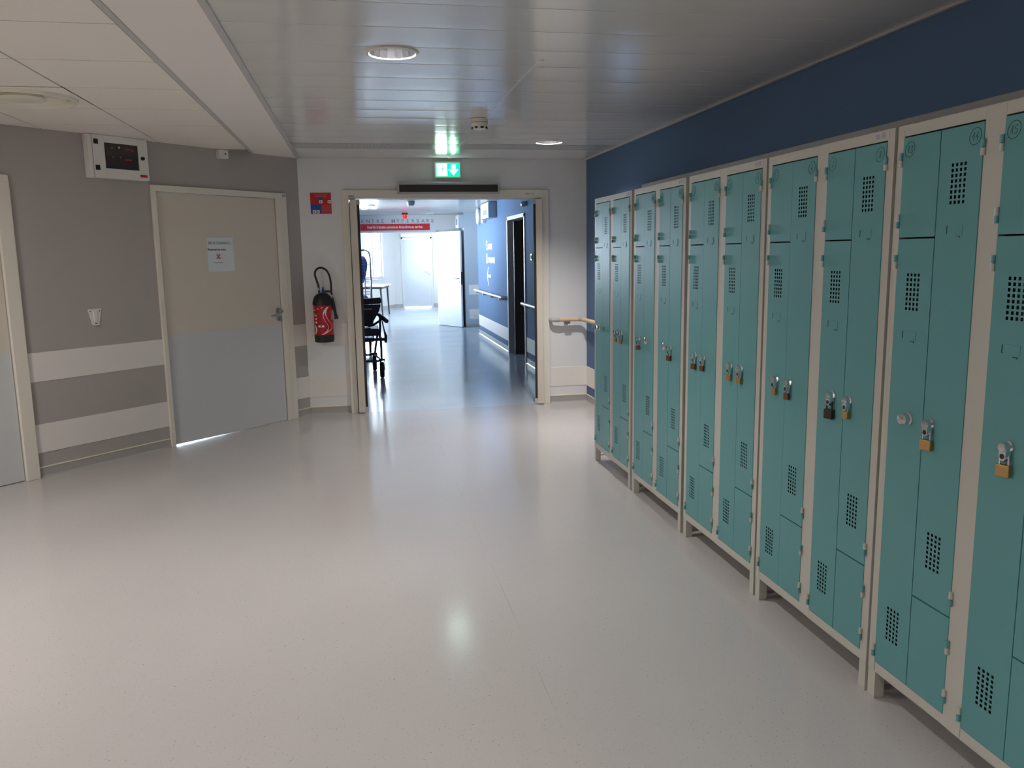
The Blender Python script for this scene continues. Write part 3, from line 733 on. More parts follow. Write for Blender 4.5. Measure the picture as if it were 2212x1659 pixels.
hm = MB().lathe([(0.016, -0.002), (0.016, -0.006), (0.013, -0.010), (0.013, -0.022), (0.0115, -0.026), (0.0, -0.0262)], (0, 0, 0.004), 12, 'y')
hm.prism([(-0.011, 0.006), (0.011, 0.006), (0.011, -0.020), (0.006, -0.030), (-0.006, -0.030), (-0.011, -0.020)], -0.022, -0.006, 'y')
HASP = hm.mesh('lock_hasp', ['chrome'])
HOLE = MB().lathe([(0.007, 0), (0.007, -0.0006), (0, -0.0006)], (0, -0.0222, -0.0195), 14, 'y').mesh('hasp_hole', ['black_plastic'])
SLOT = MB().box(-0.005, 0.005, -0.0032, -0.0018, -0.009, 0.009).mesh('keyhole', ['black_plastic'])

STROKES = {
 '1': [[(0, .35), (.35, 1), (.35, 0)]], '2': [[(0, .8), (.25, 1), (.6, .8), (.5, .5), (0, 0), (.6, 0)]],
 '3': [[(0, .9), (.3, 1), (.55, .8), (.25, .55), (.6, .3), (.3, 0), (0, .1)]], '4': [[(.45, 1), (0, .35), (.6, .4)], [(.42, .65), (.4, 0)]],
 '5': [[(.55, 1), (.1, .95), (.05, .55), (.4, .58), (.55, .3), (.3, 0), (0, .08)]], '6': [[(.5, 1), (.12, .6), (.05, .2), (.3, 0), (.55, .2), (.4, .42), (.1, .3)]],
 '7': [[(0, 1), (.6, 1), (.2, 0)]], '8': [[(.5, .9), (.2, 1), (.08, .78), (.5, .3), (.3, 0), (.05, .2), (.5, .7), (.5, .9)]],
 '9': [[(.5, .7), (.25, .55), (.08, .8), (.3, 1), (.5, .85), (.45, .3), (.2, 0)]], '0': [[(.3, 1), (.05, .6), (.1, .1), (.35, 0), (.55, .4), (.45, .9), (.3, 1)]]}
def number_mark(s, matname, rx=0.0205, rz=0.0215):
    m = MB(); n = len(s); w = 0.019; h = 0.021; y = -0.0021
    for i, ch in enumerate(s):
        for st in STROKES[ch]:
            off = (i-(n-1)/2)*0.0125-0.005
            m.tube([(off+p[0]*w*0.8+p[1]*0.002, y, (p[1]-0.5)*h) for p in st], 0.00085, 4)
    tilt = 0.35
    ell = [(rx*math.cos(a)+tilt*rz*math.sin(a)*0.4, y, rz*math.sin(a)) for a in [2*PI*k/22-0.3 for k in range(22)]]
    m.tube(ell, 0.00085, 4, closed=True)
    return m.mesh('number_mark', [matname])

def sticker(parent):
    s = obj('sticker', MB().box(0.672, 0.742, -0.0012, 0.0, 1.774, 1.794), 'cream_steel', parent)
    m = MB()
    for k in range(4): m.box(0.678, 0.698-0.003*(k % 2), -0.0016, -0.001, 1.778+0.0034*k, 1.780+0.0034*k)
    for k in range(5): m.box(0.706, 0.728-0.003*(k % 2), -0.0016, -0.001, 1.777+0.0034*k, 1.7792+0.0034*k)
    obj('print', m, 'print_lilac', s)

# padlocks
def padlock_meshes(w, h, t, bodymat, shmat, sh, edge=False):
    b = MB().box(-w/2, w/2, -t/2, t/2, -h, 0).mesh('padlock_body', [bodymat])
    r = 0.0028 if w > 0.03 else 0.0022
    hw = w*0.32
    path = [(-hw, 0, -0.002), (-hw, 0, sh*0.55)] + [(-hw*math.cos(a), 0, sh*0.55+sh*0.45*math.sin(a)) for a in [PI*k/8 for k in range(1, 8)]] + [(hw, 0, sh*0.55), (hw, 0, -0.002)]
    s = MB().tube(path, r, 8).mesh('padlock_shackle', [shmat])
    return b, s
def padlock(cab, col, side, kind, label, turn=0.25):
    w, h, t, bm_, sm_, sh = {'big_brass': (0.036, 0.031, 0.015, 'brass', 'chrome', 0.030), 'brass': (0.027, 0.027, 0.013, 'brass', 'chrome', 0.022),
                             'brown': (0.031, 0.028, 0.014, 'brown_brass', 'chrome', 0.024), 'dark': (0.036, 0.034, 0.017, 'dark_lock', 'dark_lock', 0.034),
                             'small_brass': (0.022, 0.025, 0.012, 'brass', 'chrome', 0.020), 'small_brown': (0.024, 0.026, 0.012, 'brown_brass', 'chrome', 0.022)}[kind]
    u = COLS[col]+(0.095 if side == 0 else 0.193)
    p = empty('padlock', (XL-0.014, YS[cab]-u, 0.947-0.0195-sh*0.72), -PI/2+turn)
    b, s = padlock_meshes(w, h, t, bm_, sm_, sh)
    o = obj('body', b, bm_, p, bevel=0.0022); obj('shackle', s, sm_, p, smooth=True)
    tag(p, label, 'padlock', 'padlocks on the locker doors')
    return p

LOCKS = {  # (cabinet, column, side): fitting
 (0,0,0): 'knob', (0,0,1): 'slot', (0,1,0): 'hasp', (0,1,1): 'hasp', (1,0,0): 'hasp', (1,0,1): 'round', (1,1,0): 'round', (1,1,1): 'hasp',
 (2,0,0): 'hasp', (2,0,1): 'hasp', (2,1,0): 'hasp', (2,1,1): 'hasp', (3,0,0): 'hasp', (3,0,1): 'hasp', (3,1,0): 'hasp', (3,1,1): 'hasp', (4,0,0): 'knob', (4,0,1): 'hasp', (4,1,0): 'hasp', (4,1,1): 'knob'}
NUMS = {(1,0): ('9', '10'), (1,1): ('11', '12'), (2,0): ('1', '2'), (2,1): ('3', '4'), (3,0): ('5', '6'), (3,1): ('7', '8'), (4,0): ('13', '14'), (4,1): ('15', '16')}
GAPS = {(0,0): 0.0010, (0,1): 0.0022, (1,0): 0.0010, (1,1): 0.0030, (2,0): 0.0012, (2,1): 0.0022, (3,0): 0.0012, (3,1): 0.0034, (4,0): 0.0036, (4,1): 0.0034}
CABLABEL = ['teal and cream locker cabinet farthest away, beside the wooden handrail', 'second teal and cream locker cabinet from the far end of the row',
            'middle teal and cream locker cabinet of the row of five', 'teal and cream locker cabinet with doors numbered 5 to 8', 'teal and cream locker cabinet nearest, cut by the right edge, numbered 13 to 15']
for c in range(5):
    cab = empty('locker_cabinet', (XL, YS[c], 0), -PI/2)
    tag(cab, CABLABEL[c], 'locker', 'teal locker cabinets along the blue wall')
    b = link('body', BODY, cab)
    bv = b.modifiers.new('bevel', 'BEVEL'); bv.width = 0.003; bv.segments = 2; bv.limit_method = 'ANGLE'
    for u, y in ((0.0, 0.0), (CW-0.036, 0.0), (0.0, 0.465), (CW-0.036, 0.465)):
        l = link('leg', LEG, cab); l.location = (u, y, 0)
    br = link('brace', BRACE, cab)
    if c < 4: sticker(cab)
    for k in range(2): obj('vent_shade_panel', MB().box(COLS[k]-0.004, COLS[k]+DW+0.004, 0.022, 0.026, 0.12, 1.775), 'locker_shade', cab)  # dark sheet stands in for the unlit interior behind the vents
    for k in range(2):
        ul, ll, ur, lr = get_doors(GAPS[(c, k)])
        objs = []
        for me in (ul, ll, ur, lr):
            o = link('door', me, cab); o.location = (COLS[k], 0, 0); objs.append(o)
        o_ul, o_ll, o_ur, o_lr = objs
        for par, u, z, me in ((o_ul, -0.004, 1.700, HT), (o_ul, -0.004, 1.524, HC), (o_ll, -0.004, 1.405, HT), (o_ll, -0.004, 0.167, HC),
                              (o_ur, 0.321, 1.698, HT), (o_ur, 0.321, 0.478, HC), (o_lr, 0.321, 0.334, HT), (o_lr, 0.321, 0.186, HC)):
            hg = link('hinge', me, par); hg.location = (u, 0, z)
        for par, u, z in ((o_ur, 0.205, 1.479), (o_ll, 0.046, 1.178)):
            q = link('card_slot', CARD, par); q.location = (u, 0, z)
            q2 = link('card_plate', CARDP, par); q2.location = (u, 0, z)
        for side, par in ((0, o_ll), (1, o_ur)):
            kind = LOCKS[(c, k, side)]; u = 0.095 if side == 0 else 0.193
            me = {'knob': KNOB, 'slot': SLOT, 'round': ROUND, 'hasp': HASP}[kind]
            q = link({'knob': 'lock_knob', 'slot': 'keyhole', 'round': 'lock_rosette', 'hasp': 'lock_hasp'}[kind], me, par)
            q.location = (u, 0, 0.947)
            if kind == 'hasp':
                q = link('hasp_hole', HOLE, par); q.location = (u, 0, 0.947)
        if (c, k) in NUMS:
            n0, n1 = NUMS[(c, k)]; mn = 'ink_dark' if c == 4 else 'ink_faint'
            q = link('number_mark', number_mark(n0, mn), o_ul); q.location = (0.030, 0, 1.728)
            q = link('number_mark', number_mark(n1, mn), o_ur); q.location = (0.288, 0, 1.730)
padlock(0, 1, 0, 'small_brass', 'small brass padlock on the farthest cabinet, left of its pair')
padlock(0, 1, 1, 'small_brass', 'small brass padlock on the farthest cabinet, right of its pair')
padlock(1, 0, 0, 'small_brown', 'thin padlock hanging edge-on beside a round lock rosette', turn=1.2)
padlock(1, 1, 1, 'brown', 'brown padlock right of a round lock rosette, second cabinet from far end')
padlock(2, 0, 0, 'brown', 'dark brown padlock, left of the pair on the middle cabinet')
padlock(2, 0, 1, 'small_brown', 'smaller brown padlock beside the dark one on the middle cabinet')
padlock(2, 1, 0, 'brass', 'brass padlock on the middle cabinet, left of the brass pair')
padlock(2, 1, 1, 'brass', 'brass padlock on the middle cabinet, right of the brass pair')
padlock(3, 0, 0, 'small_brass', 'small brass padlock below the door marked 5')
padlock(3, 0, 1, 'small_brown', 'brown padlock below the door marked 6')
padlock(3, 1, 0, 'dark', 'large black padlock with black shackle')
padlock(3, 1, 1, 'small_brass', 'small brass padlock beside the large black padlock')
padlock(4, 0, 1, 'big_brass', 'large brass padlock below the door marked 14')
padlock(4, 1, 0, 'big_brass', 'large brass padlock below the door marked 15, nearest the right edge')

# ------------------------------------------------------------------ corridor beyond the doorway
ck = struct(obj('ceiling_corridor', MB().box(-1.0, 3.5, YE+0.15, 17.0, ZK+0.015, ZK+0.06), 'ceiling_void'))
y = YE+0.16
while y < 16.95:
    y1 = min(y+0.30, 16.99)
    m = MB(); rows = []
    for i in range(5):
        u = -1+i/2; rows.append(((y+y1)/2+u*((y1-y)/2-0.0012), ZK+0.003*(u*u)))
    rows = [(rows[0][0], ZK+0.014)]+rows+[(rows[-1][0], ZK+0.014)]
    for yy, z in rows: m.v += [(-0.60, yy, z), (XR-0.002 if y < 14.9 else 3.2, yy, z)]
    for i in range(len(rows)-1): m.face((2*i, 2*i+1, 2*i+3, 2*i+2))
    obj('ceiling_slat', m, 'slat_white', ck)
    y += 0.30
cl = MB(); cl.box(-0.75, -0.60, YE+0.15, 13.0, 0, ZC+0.1); cl.box(-0.75, -0.60, 14.2, 17.0, 0, ZC+0.1); cl.box(-0.75, -0.60, 13.0, 14.2, 0, 0.95); cl.box(-0.75, -0.60, 13.0, 14.2, 2.1, ZC+0.1)
struct(obj('wall_corridor_left', cl, 'white_wall'))
# recess beyond the right wall end, pillar, end wall with lettering
rc = MB(); rc.box(3.2, 3.35, 14.8, 17.2, 0, ZC+0.1); rc.box(XR+0.15, 3.35, 14.80, 14.95, 0, ZC+0.1)
struct(obj('wall_recess', rc, 'pale_blue_wall'))
pil = struct(obj('wall_pillar', MB().box(2.085, 3.2, 16.24, 17.0, 0, ZC), 'pale_blue_wall'))
for z0, z1 in ((0.165, 0.36), (0.65, 0.845)): obj('wall_band', MB().box(2.15, 2.9, 16.234, 16.242, z0, z1), 'band_white', pil)
bf = struct(obj('baseboard_far', MB().box(2.085, 3.2, 16.230, 16.242, 0, 0.07), 'skirting'))
wf = MB(); wf.box(-0.75, 3.2, 17.0, 17.12, 1.92, ZC+0.1); wf.box(1.64, 3.2, 17.0, 17.12, 0, 1.92); wf.box(-0.75, -0.35, 17.0, 17.12, 0, 1.92)
wall_far = struct(obj('wall_far', wf, 'white_wall'))
tf = MB(); tf.box(-0.35, 1.64, 16.985, 17.13, 1.895, 1.93); tf.box(1.62, 1.66, 16.985, 17.13, 0, 1.93)
struct(obj('trim_5', tf, 'door_white'))
def spaced(s, x0, x1, z, size, parent, y, matname, boldfirst=True):
    n = len(s)
    for i, ch in enumerate(s):
        if ch == ' ': continue
        text('letter', ch, size, matname, parent, x0+(x1-x0)*i/(n-1), y, z, bold=0.004 if (boldfirst and ch == 'H') else 0.0, extrude=0.001)
spaced('CENTRE HYPERBARE', 0.010, 1.515, 2.094, 0.098, wall_far, 16.996, 'print_grey')
rb = empty('restricted_area_sign', (0.79, 16.995, 1.942))
obj('board', MB().box(-0.70, 0.69, -0.012, 0.0, 0.0, 0.128), 'red_sign', rb)
text('lettering', 'Interdit à toutes personnes étrangères au service', 0.075, 'print_white', rb, -0.01, -0.0135, 0.042, xs=0.74, align='CENTER', bold=0.0015, extrude=0.0008)
tag(rb, 'red sign with white lettering over the far corridor doorway', 'sign')
# open leaf at the far doorway
d6 = struct(empty('door_6', (1.64, 16.97, 0), math.atan2(-0.70, 0.37)))
LL = 0.80
obj('leaf', MB().box(0, LL, -0.02, 0.02, 0.008, 1.90), 'door_white', d6, bevel=0.002)
obj('handle', MB().tube([(LL-0.06, -0.02, 0.97), (LL-0.06, -0.06, 0.97), (LL-0.20, -0.06, 0.97)], 0.010, 8), 'grey_plastic', d6, smooth=True)
obj('key_rosette', MB().lathe([(0, -0.03), (0.024, -0.028), (0.024, -0.018)], (LL-0.06, 0, 0.90), 14, 'y'), 'grey_plastic', d6)
obj('lock_strip', MB().box(LL, LL+0.004, -0.012, 0.012, 0.85, 1.10), 'black_plastic', d6)
nt_ = obj('notice_sheet', MB().box(0.30, 0.52, -0.0225, -0.0205, 1.29, 1.47), 'paper', d6)
for k in range(4): obj('text_line', MB().box(0.34+0.02*(k == 3), 0.48-0.02*(k == 3), -0.0235, -0.022, 1.44-0.03*k, 1.447-0.03*k), 'print_grey', nt_)

# things on the corridor right wall
def on_right(name, yv, z=0.0): return empty(name, (XR, yv, z), -PI/2)
w2 = empty('wall_direction_lettering', (XR-0.001, 13.93, 0), -PI/2)
text('lettering', 'C', 0.235, 'print_white', w2, -0.01, -0.002, 1.505, xs=0.85, extrude=0.001)
text('lettering', 'ENTRE', 0.135, 'print_white', w2, 0.17, -0.002, 1.515, xs=1.15, extrude=0.001)
text('lettering', 'H', 0.235, 'print_white', w2, -0.01, -0.002, 1.285, xs=0.85, extrude=0.001)
text('lettering', 'YPERBARE', 0.135, 'print_white', w2, 0.18, -0.002, 1.295, xs=1.15, extrude=0.001)
ar = MB(); ar.prism([(0.04, 1.085), (0.19, 1.225), (0.215, 1.225), (0.11, 1.10), (0.43, 1.10), (0.43, 1.055), (0.11, 1.055), (0.215, 0.915), (0.19, 0.915), (0.04, 1.065)], -0.0025, 0.0, 'y')
obj('arrow', ar, 'print_white', w2)
tag(w2, 'white lettering and left arrow on the blue corridor wall', 'lettering')
def corridor_rail(y0, y1, label, capfar):
    r = empty('handrail', (XR, (y0+y1)/2, 0.80), -PI/2); L2 = (y1-y0)/2
    obj('rail_tube', MB().tube([(-L2, -0.075, 0), (L2, -0.075, 0)], 0.022, 14), 'rail_pale', r, smooth=True)
    obj('end_elbow', MB().tube([(L2-0.01, -0.075, 0), (L2+0.03, -0.073, 0), (L2+0.05, -0.06, 0), (L2+0.055, -0.04, 0), (L2+0.055, 0, 0)], 0.024, 12), 'grey_plastic', r, smooth=True)
    n = max(2, int((y1-y0)/0.8)+1)
    for k in range(n):
        x = -L2+0.2+(2*L2-0.4)*k/(n-1)
        obj('bracket', MB().box(x-0.012, x+0.012, -0.08, 0.0, -0.05, -0.03).box(x-0.03, x+0.03, -0.09, -0.06, -0.035, -0.018), 'grey_plastic', r)
    tag(r, label, 'handrail')
corridor_rail(12.05, 14.90, 'pale handrail under the arrow on the blue corridor wall', True)
corridor_rail(8.3, 10.50, 'pale handrail stub right of the dark corridor door', True)
cb = on_right('wall_cabinet', 13.2, 2.0)
obj('body', MB().box(-0.40, 0.40, -0.13, 0, 0, 0.24), 'pale_blue_wall', cb, bevel=0.004)
obj('front_panel', MB().box(-0.38, 0.38, -0.136, -0.13, 0.015, 0.225), 'white_plastic', cb)
obj('vent_grille', MB().box(-0.10, 0.25, -0.139, -0.135, 0.05, 0.13), 'print_grey', cb)
tag(cb, 'white metal box high on the blue corridor wall', 'electrical box')
ck_ = on_right('wall_clock', 14.62, 2.10)
obj('case', MB().lathe([(0.0, -0.05), (0.13, -0.05), (0.145, -0.035), (0.145, 0.0)], (0,0,0), 28, 'y'), 'grey_plastic', ck_, smooth=True)
obj('face', MB().lathe([(0, -0.052), (0.125, -0.0515), (0.125, -0.049)], (0,0,0), 28, 'y'), 'print_white', ck_)
obj('hands', MB().box(-0.004, 0.004, -0.055, -0.053, 0, 0.09).box(0, 0.06, -0.055, -0.053, -0.004, 0.004), 'print_black', ck_)
tag(ck_, 'round wall clock at the end of the blue corridor wall', 'clock')
dv = on_right('wall_speaker', 14.0, 1.96)
obj('case', MB().box(-0.07, 0.07, -0.06, 0, 0, 0.20), 'white_plastic', dv, bevel=0.006)
obj('front', MB().box(-0.055, 0.055, -0.064, -0.058, 0.02, 0.18), 'trim_grey', dv)
tag(dv, 'small white wall device between clock and metal box', 'wall device')
cbl = obj('wall_cable', MB().tube(smooth_path([(XR-0.02, 14.62, 2.24), (XR-0.02, 14.3, 2.19), (XR-0.02, 13.9, 2.20), (XR-0.03, 13.62, 2.235)]), 0.006, 6), 'print_grey', smooth=True)
tag(cbl, 'thin cable strung from the clock to the metal box', 'cable')
se = on_right('motion_sensor', 10.53, 2.075)
obj('base', MB().box(-0.03, 0.03, -0.02, 0, -0.03, 0.03), 'grey_plastic', se, bevel=0.004)
obj('head', MB().lathe([(0, -0.075), (0.025, -0.065), (0.038, -0.04), (0.03, -0.018)], (0, 0, -0.005), 16, 'y'), 'grey_plastic', se, smooth=True)
tag(se, 'grey motion sensor high on the blue corridor wall', 'sensor')
swp = on_right('switch_plate', 10.2, 1.355)
obj('plate', MB().box(-0.04, 0.04, -0.012, 0, 0, 0.085), 'grey_plastic', swp, bevel=0.003)
obj('rocker', MB().box(-0.02, 0.02, -0.018, -0.011, 0.02, 0.065), 'print_grey', swp, bevel=0.002)
tag(swp, 'grey switch plate beside the dark corridor door', 'switch')
c2 = empty('wall_cabinet', (2.085, 16.55, 1.955), -PI/2)
obj('body', MB().box(-0.25, 0.25, -0.10, 0, 0, 0.26), 'pale_blue_wall', c2, bevel=0.004)
obj('front_panel', MB().box(-0.235, 0.235, -0.106, -0.10, 0.015, 0.245), 'white_plastic', c2)
obj('vent_grille', MB().box(-0.05, 0.12, -0.109, -0.105, 0.06, 0.18), 'print_grey', c2)
tag(c2, 'white box above the open far door', 'electrical box')
# corridor ceiling fittings
cs = empty('ceiling_sensor', (0.83, 12.7, ZK))
obj('base', MB().lathe([(0.062, 0.0), (0.062, -0.03)], (0,0,0), 20), 'grey_plastic', cs, smooth=True)
obj('dome', MB().lathe([(0.06, -0.03), (0.056, -0.05), (0.04, -0.066), (0, -0.068)], (0,0,0), 20), 'grey_plastic', cs, smooth=True)
tag(cs, 'grey smoke detector on the corridor ceiling', 'smoke detector')
al = empty('alarm_beacon', (0.937, 16.2, ZK))
obj('mount', MB().box(-0.055, 0.055, -0.04, 0.04, -0.03, 0.0), 'print_black', al, bevel=0.003)
obj('beacon', MB().lathe([(0.043, -0.03), (0.043, -0.095), (0.036, -0.105), (0, -0.106)], (0,0,0), 18), 'alarm_red', al, smooth=True)
tag(al, 'red alarm beacon hanging from the corridor ceiling', 'alarm')
for x, yv, lb in ((0.24, 13.65, 'recessed downlight on the left of the corridor ceiling'), (1.44, 16.45, 'recessed downlight in front of the corridor lettering')):
    dl = empty('ceiling_downlight', (x, yv, ZK))
    obj('trim_ring', MB().lathe_open([(0.085, 0.0), (0.085, -0.008), (0.07, -0.010), (0.066, 0.0)], (0,0,0), 24), 'white_plastic', dl, smooth=True)
    obj('reflector', MB().lathe([(0.068, -0.004), (0.05, -0.001), (0, -0.001)], (0,0,0), 24), 'chrome', dl, smooth=True)
    tag(dl, lb, 'ceiling light', 'recessed corridor downlights')

# wheeled care chair parked at the left of the corridor
ch = empty('transfer_chair', (0.0, 10.15, 0.0), 0.0)
def wheel(x, yv, r=0.095):
    w = MB(); w.lathe([(r*0.55, -0.022), (r*0.90, -0.027), (r, -0.016), (r, 0.016), (r*0.90, 0.027), (r*0.55, 0.022)], (x, yv, r), 22, 'x')
    wo_ = obj('wheel', w, 'black_plastic', ch, smooth=True)
    obj('hub', MB().lathe([(0.0, -0.018), (r*0.5, -0.014), (r*0.5, 0.014), (0, 0.018)], (x, yv, r), 16, 'x'), 'navy', wo_, smooth=True)
    fk = MB(); fk.box(x-0.038, x-0.030, yv-0.015, yv+0.02, r-0.01, r*2+0.03); fk.box(x+0.030, x+0.038, yv-0.015, yv+0.02, r-0.01, r*2+0.03); fk.box(x-0.038, x+0.038, yv-0.02, yv+0.025, r*2+0.012, r*2+0.035)
    obj('fork', fk, 'navy', ch, bevel=0.003)
for x in (0.235, -0.27):
    wheel(x, -0.28)
for x in (0.16, -0.22):
    wheel(x, 0.38)
fr = MB()
for x in (0.235, -0.27):
    fr.tube([(x, -0.28, 0.20), (x, -0.28, 0.47)], 0.014, 8); fr.tube([(x*0.7, 0.38, 0.20), (x*0.9, 0.36, 0.47)], 0.014, 8)
    fr.tube([(x, -0.30, 0.46), (x, 0.40, 0.46)], 0.018, 8)
    fr.tube([(x, -0.28, 0.205), (x*0.7, 0.38, 0.205)], 0.012, 8)
fr.tube([(-0.27, -0.28, 0.20), (0.235, -0.28, 0.20)], 0.013, 8); fr.tube([(-0.27, -0.30, 0.46), (0.30, -0.30, 0.46)], 0.018, 8)
fr.tube([(-0.2, 0.38, 0.20), (0.16, 0.38, 0.20)], 0.012, 8)
obj('frame', fr, 'navy', ch, smooth=True)
obj('seat', MB().box(-0.27, 0.22, -0.26, 0.30, 0.50, 0.585), 'navy', ch, bevel=0.02)
bk = MB().prism([(-0.27, 0.60), (0.13, 0.60), (0.165, 0.66), (0.235, 0.78), (0.26, 0.86), (-0.30, 0.86)], -0.02, 0.05, 'y')
obj('backrest', bk, 'navy', ch, bevel=0.012)
obj('headrest', MB().prism([(-0.28, 0.868), (0.255, 0.868), (0.268, 0.90), (0.258, 0.945), (0.10, 0.936), (-0.28, 0.94)], -0.06, 0.06, 'y'), 'black_plastic', ch, bevel=0.015)
obj('backrest_band', MB().box(-0.27, 0.15, -0.026, -0.019, 0.80, 0.812), 'grey_plastic', ch)
for x in (0.26, -0.27):
    am = MB().tube([(x-0.06, 0.10, 0.74), (x-0.02, 0.0, 0.725), (x+0.02, -0.18, 0.70), (x+0.05, -0.30, 0.675)], [0.016, 0.022, 0.026, 0.026], 10)
    obj('armrest', am, 'black_plastic', ch, smooth=True)
    obj('armrest_strut', MB().tube([(x-0.02, 0.0, 0.72), (x-0.02, -0.02, 0.60), (x-0.03, 0.02, 0.46)], 0.014, 8).tube([(x+0.0, -0.16, 0.69), (x-0.10, -0.1, 0.62), (x-0.16, -0.02, 0.60)], 0.014, 8), 'navy', ch, smooth=True)
    obj('brake_lever', MB().tube([(x, -0.22, 0.67), (x+0.02, -0.27, 0.56), (x+0.035, -0.29, 0.50), (x+0.03, -0.29, 0.42)], [0.008, 0.008, 0.018, 0.018], 8), 'black_plastic', ch, smooth=True)
tag(ch, 'dark navy wheeled chair parked at the left of the corridor', 'wheelchair')

# wire roll container with blue bags
rcg = empty('roll_container', (-0.16, 12.9, 0.0))
cage = MB()
X0, X1, Y0, Y1, Z0, Z1 = -0.34, 0.35, -0.40, 0.40, 0.20, 1.53
def rod(a, b, r=0.0045): cage.tube([a, b], r, 5)
fm = MB()
for yv in (Y0, Y1):
    fm.tube([(X0, yv, Z0), (X0, yv, Z1-0.06), (X0+0.03, yv, Z1), (X1-0.06, yv, Z1), (X1-0.015, yv, Z1-0.03), (X1, yv, Z1-0.10), (X1, yv, Z0)], 0.010, 8)
    for k in range(1, 8): rod((X0+(X1-X0)*k/8, yv, Z0), (X0+(X1-X0)*k/8, yv, Z1))
    for k in range(12): rod((X0, yv, Z0+0.02+k*0.11), (X1, yv, Z0+0.02+k*0.11))
for k in range(1, 8): rod((X1, Y0+(Y1-Y0)*k/8, Z0), (X1, Y0+(Y1-Y0)*k/8, Z1-0.1))
for k in range(12): rod((X1, Y0, Z0+0.02+k*0.11), (X1, Y1, Z0+0.02+k*0.11))
obj('frame', fm, 'steel', rcg, smooth=True)
tag(obj('wire_mesh', cage, 'steel', rcg), kind='stuff')
obj('base_deck', MB().box(X0, X1, Y0, Y1, 0.16, 0.20), 'blue_bag', rcg, bevel=0.005)
for x in (X0+0.05, X1-0.05):
    for yv in (Y0+0.06, Y1-0.06): obj('castor', MB().lathe([(0.03, -0.015), (0.06, -0.015), (0.06, 0.015), (0.03, 0.015)], (x, yv, 0.06), 16, 'x').box(x-0.02, x+0.02, yv-0.02, yv+0.02, 0.10, 0.16), 'black_plastic', rcg)
tag(rcg, 'wire mesh roll container behind the wheeled chair', 'trolley')
def bag(x, yv, z, sx, sy_, sz, label):
    bm = bmesh.new(); bmesh.ops.create_icosphere(bm, subdivisions=3, radius=1)
    for v in bm.verts:
        p = v.co; k = 1+0.07*math.sin(7*p.x+3*p.z)+0.05*math.sin(9*p.y-5*p.z+x*10)
        q = Vector((math.copysign(abs(p.x)**0.6, p.x)*sx, math.copysign(abs(p.y)**0.6, p.y)*sy_, math.copysign(abs(p.z)**0.6, p.z)*sz))*k*0.93
        v.co = q
    me = bpy.data.meshes.new('laundry_bag'); bm.to_mesh(me); bm.free(); me.materials.append(M['blue_bag'])
    o = obj('laundry_bag', me, 'blue_bag', smooth=True, loc=(x, yv, z)); tag(o, label, 'bag', 'blue bags in the roll container')
bag(-0.152, 12.9, 0.36, 0.305, 0.34, 0.155, 'blue laundry bag at the bottom of the wire roll container')
bag(-0.152, 12.9, 0.71, 0.305, 0.34, 0.165, 'blue laundry bag halfway up the wire roll container')
bag(-0.152, 12.9, 1.24, 0.305, 0.34, 0.24, 'blue laundry bag at the top of the wire roll container')

# ------------------------------------------------------------------ bright room at the far end
LW0 = Vector((1.0, 23.2, 0)); ldir = Vector((1.0+0.9, 23.2-19.4, 0)).normalized()
WROT = math.atan2(ldir.y, ldir.x)
struct(obj('ceiling_far_room', MB().box(-3.0, 3.5, 17.12, 23.5, ZC+0.05, ZC+0.12), 'soffit_white'))
bw = MB(); bw.box(0.7, 1.235, 23.2, 23.35, 0, ZC+0.1); bw.box(2.03, 3.5, 23.2, 23.35, 0, ZC+0.1); bw.box(1.235, 2.03, 23.2, 23.35, 1.90, ZC+0.1)
struct(obj('wall_far_room', bw, 'white_wall'))
d7 = struct(empty('door_7', (1.235, 23.2, 0)))
obj('leaf', MB().box(0.02, 0.775, -0.004, 0.04, 0.01, 1.88), 'door_white', d7, bevel=0.002)
obj('frame', MB().box(-0.03, 0.02, -0.02, 0.10, 0, 1.93).box(0.775, 0.825, -0.02, 0.10, 0, 1.93).box(-0.03, 0.825, -0.02, 0.10, 1.885, 1.93), 'white_wall', d7, bevel=0.003)
obj('handle', MB().tube([(0.71, -0.004, 0.97), (0.71, -0.05, 0.97), (0.58, -0.05, 0.97)], 0.010, 8), 'grey_plastic', d7, smooth=True)
obj('key_rosette', MB().lathe([(0, -0.012), (0.024, -0.01), (0.024, 0)], (0.71, -0.004, 0.90), 14, 'y'), 'grey_plastic', d7)
struct(obj('baseboard_far_room', MB().box(0.98, 1.20, 23.19, 23.2, 0, 0.09).box(2.06, 3.4, 23.19, 23.2, 0, 0.09), 'skirting'))
tk = obj('white_trunking', MB().box(1.2, 2.32, 23.10, 23.19, 1.935, 2.03), 'white_plastic', bevel=0.004); tag(tk, 'white trunking box above the far white door', 'trunking')
struct(obj('wall_far_room_right', MB().box(3.35, 3.5, 17.12, 23.3, 0, ZC+0.1), 'white_wall'))
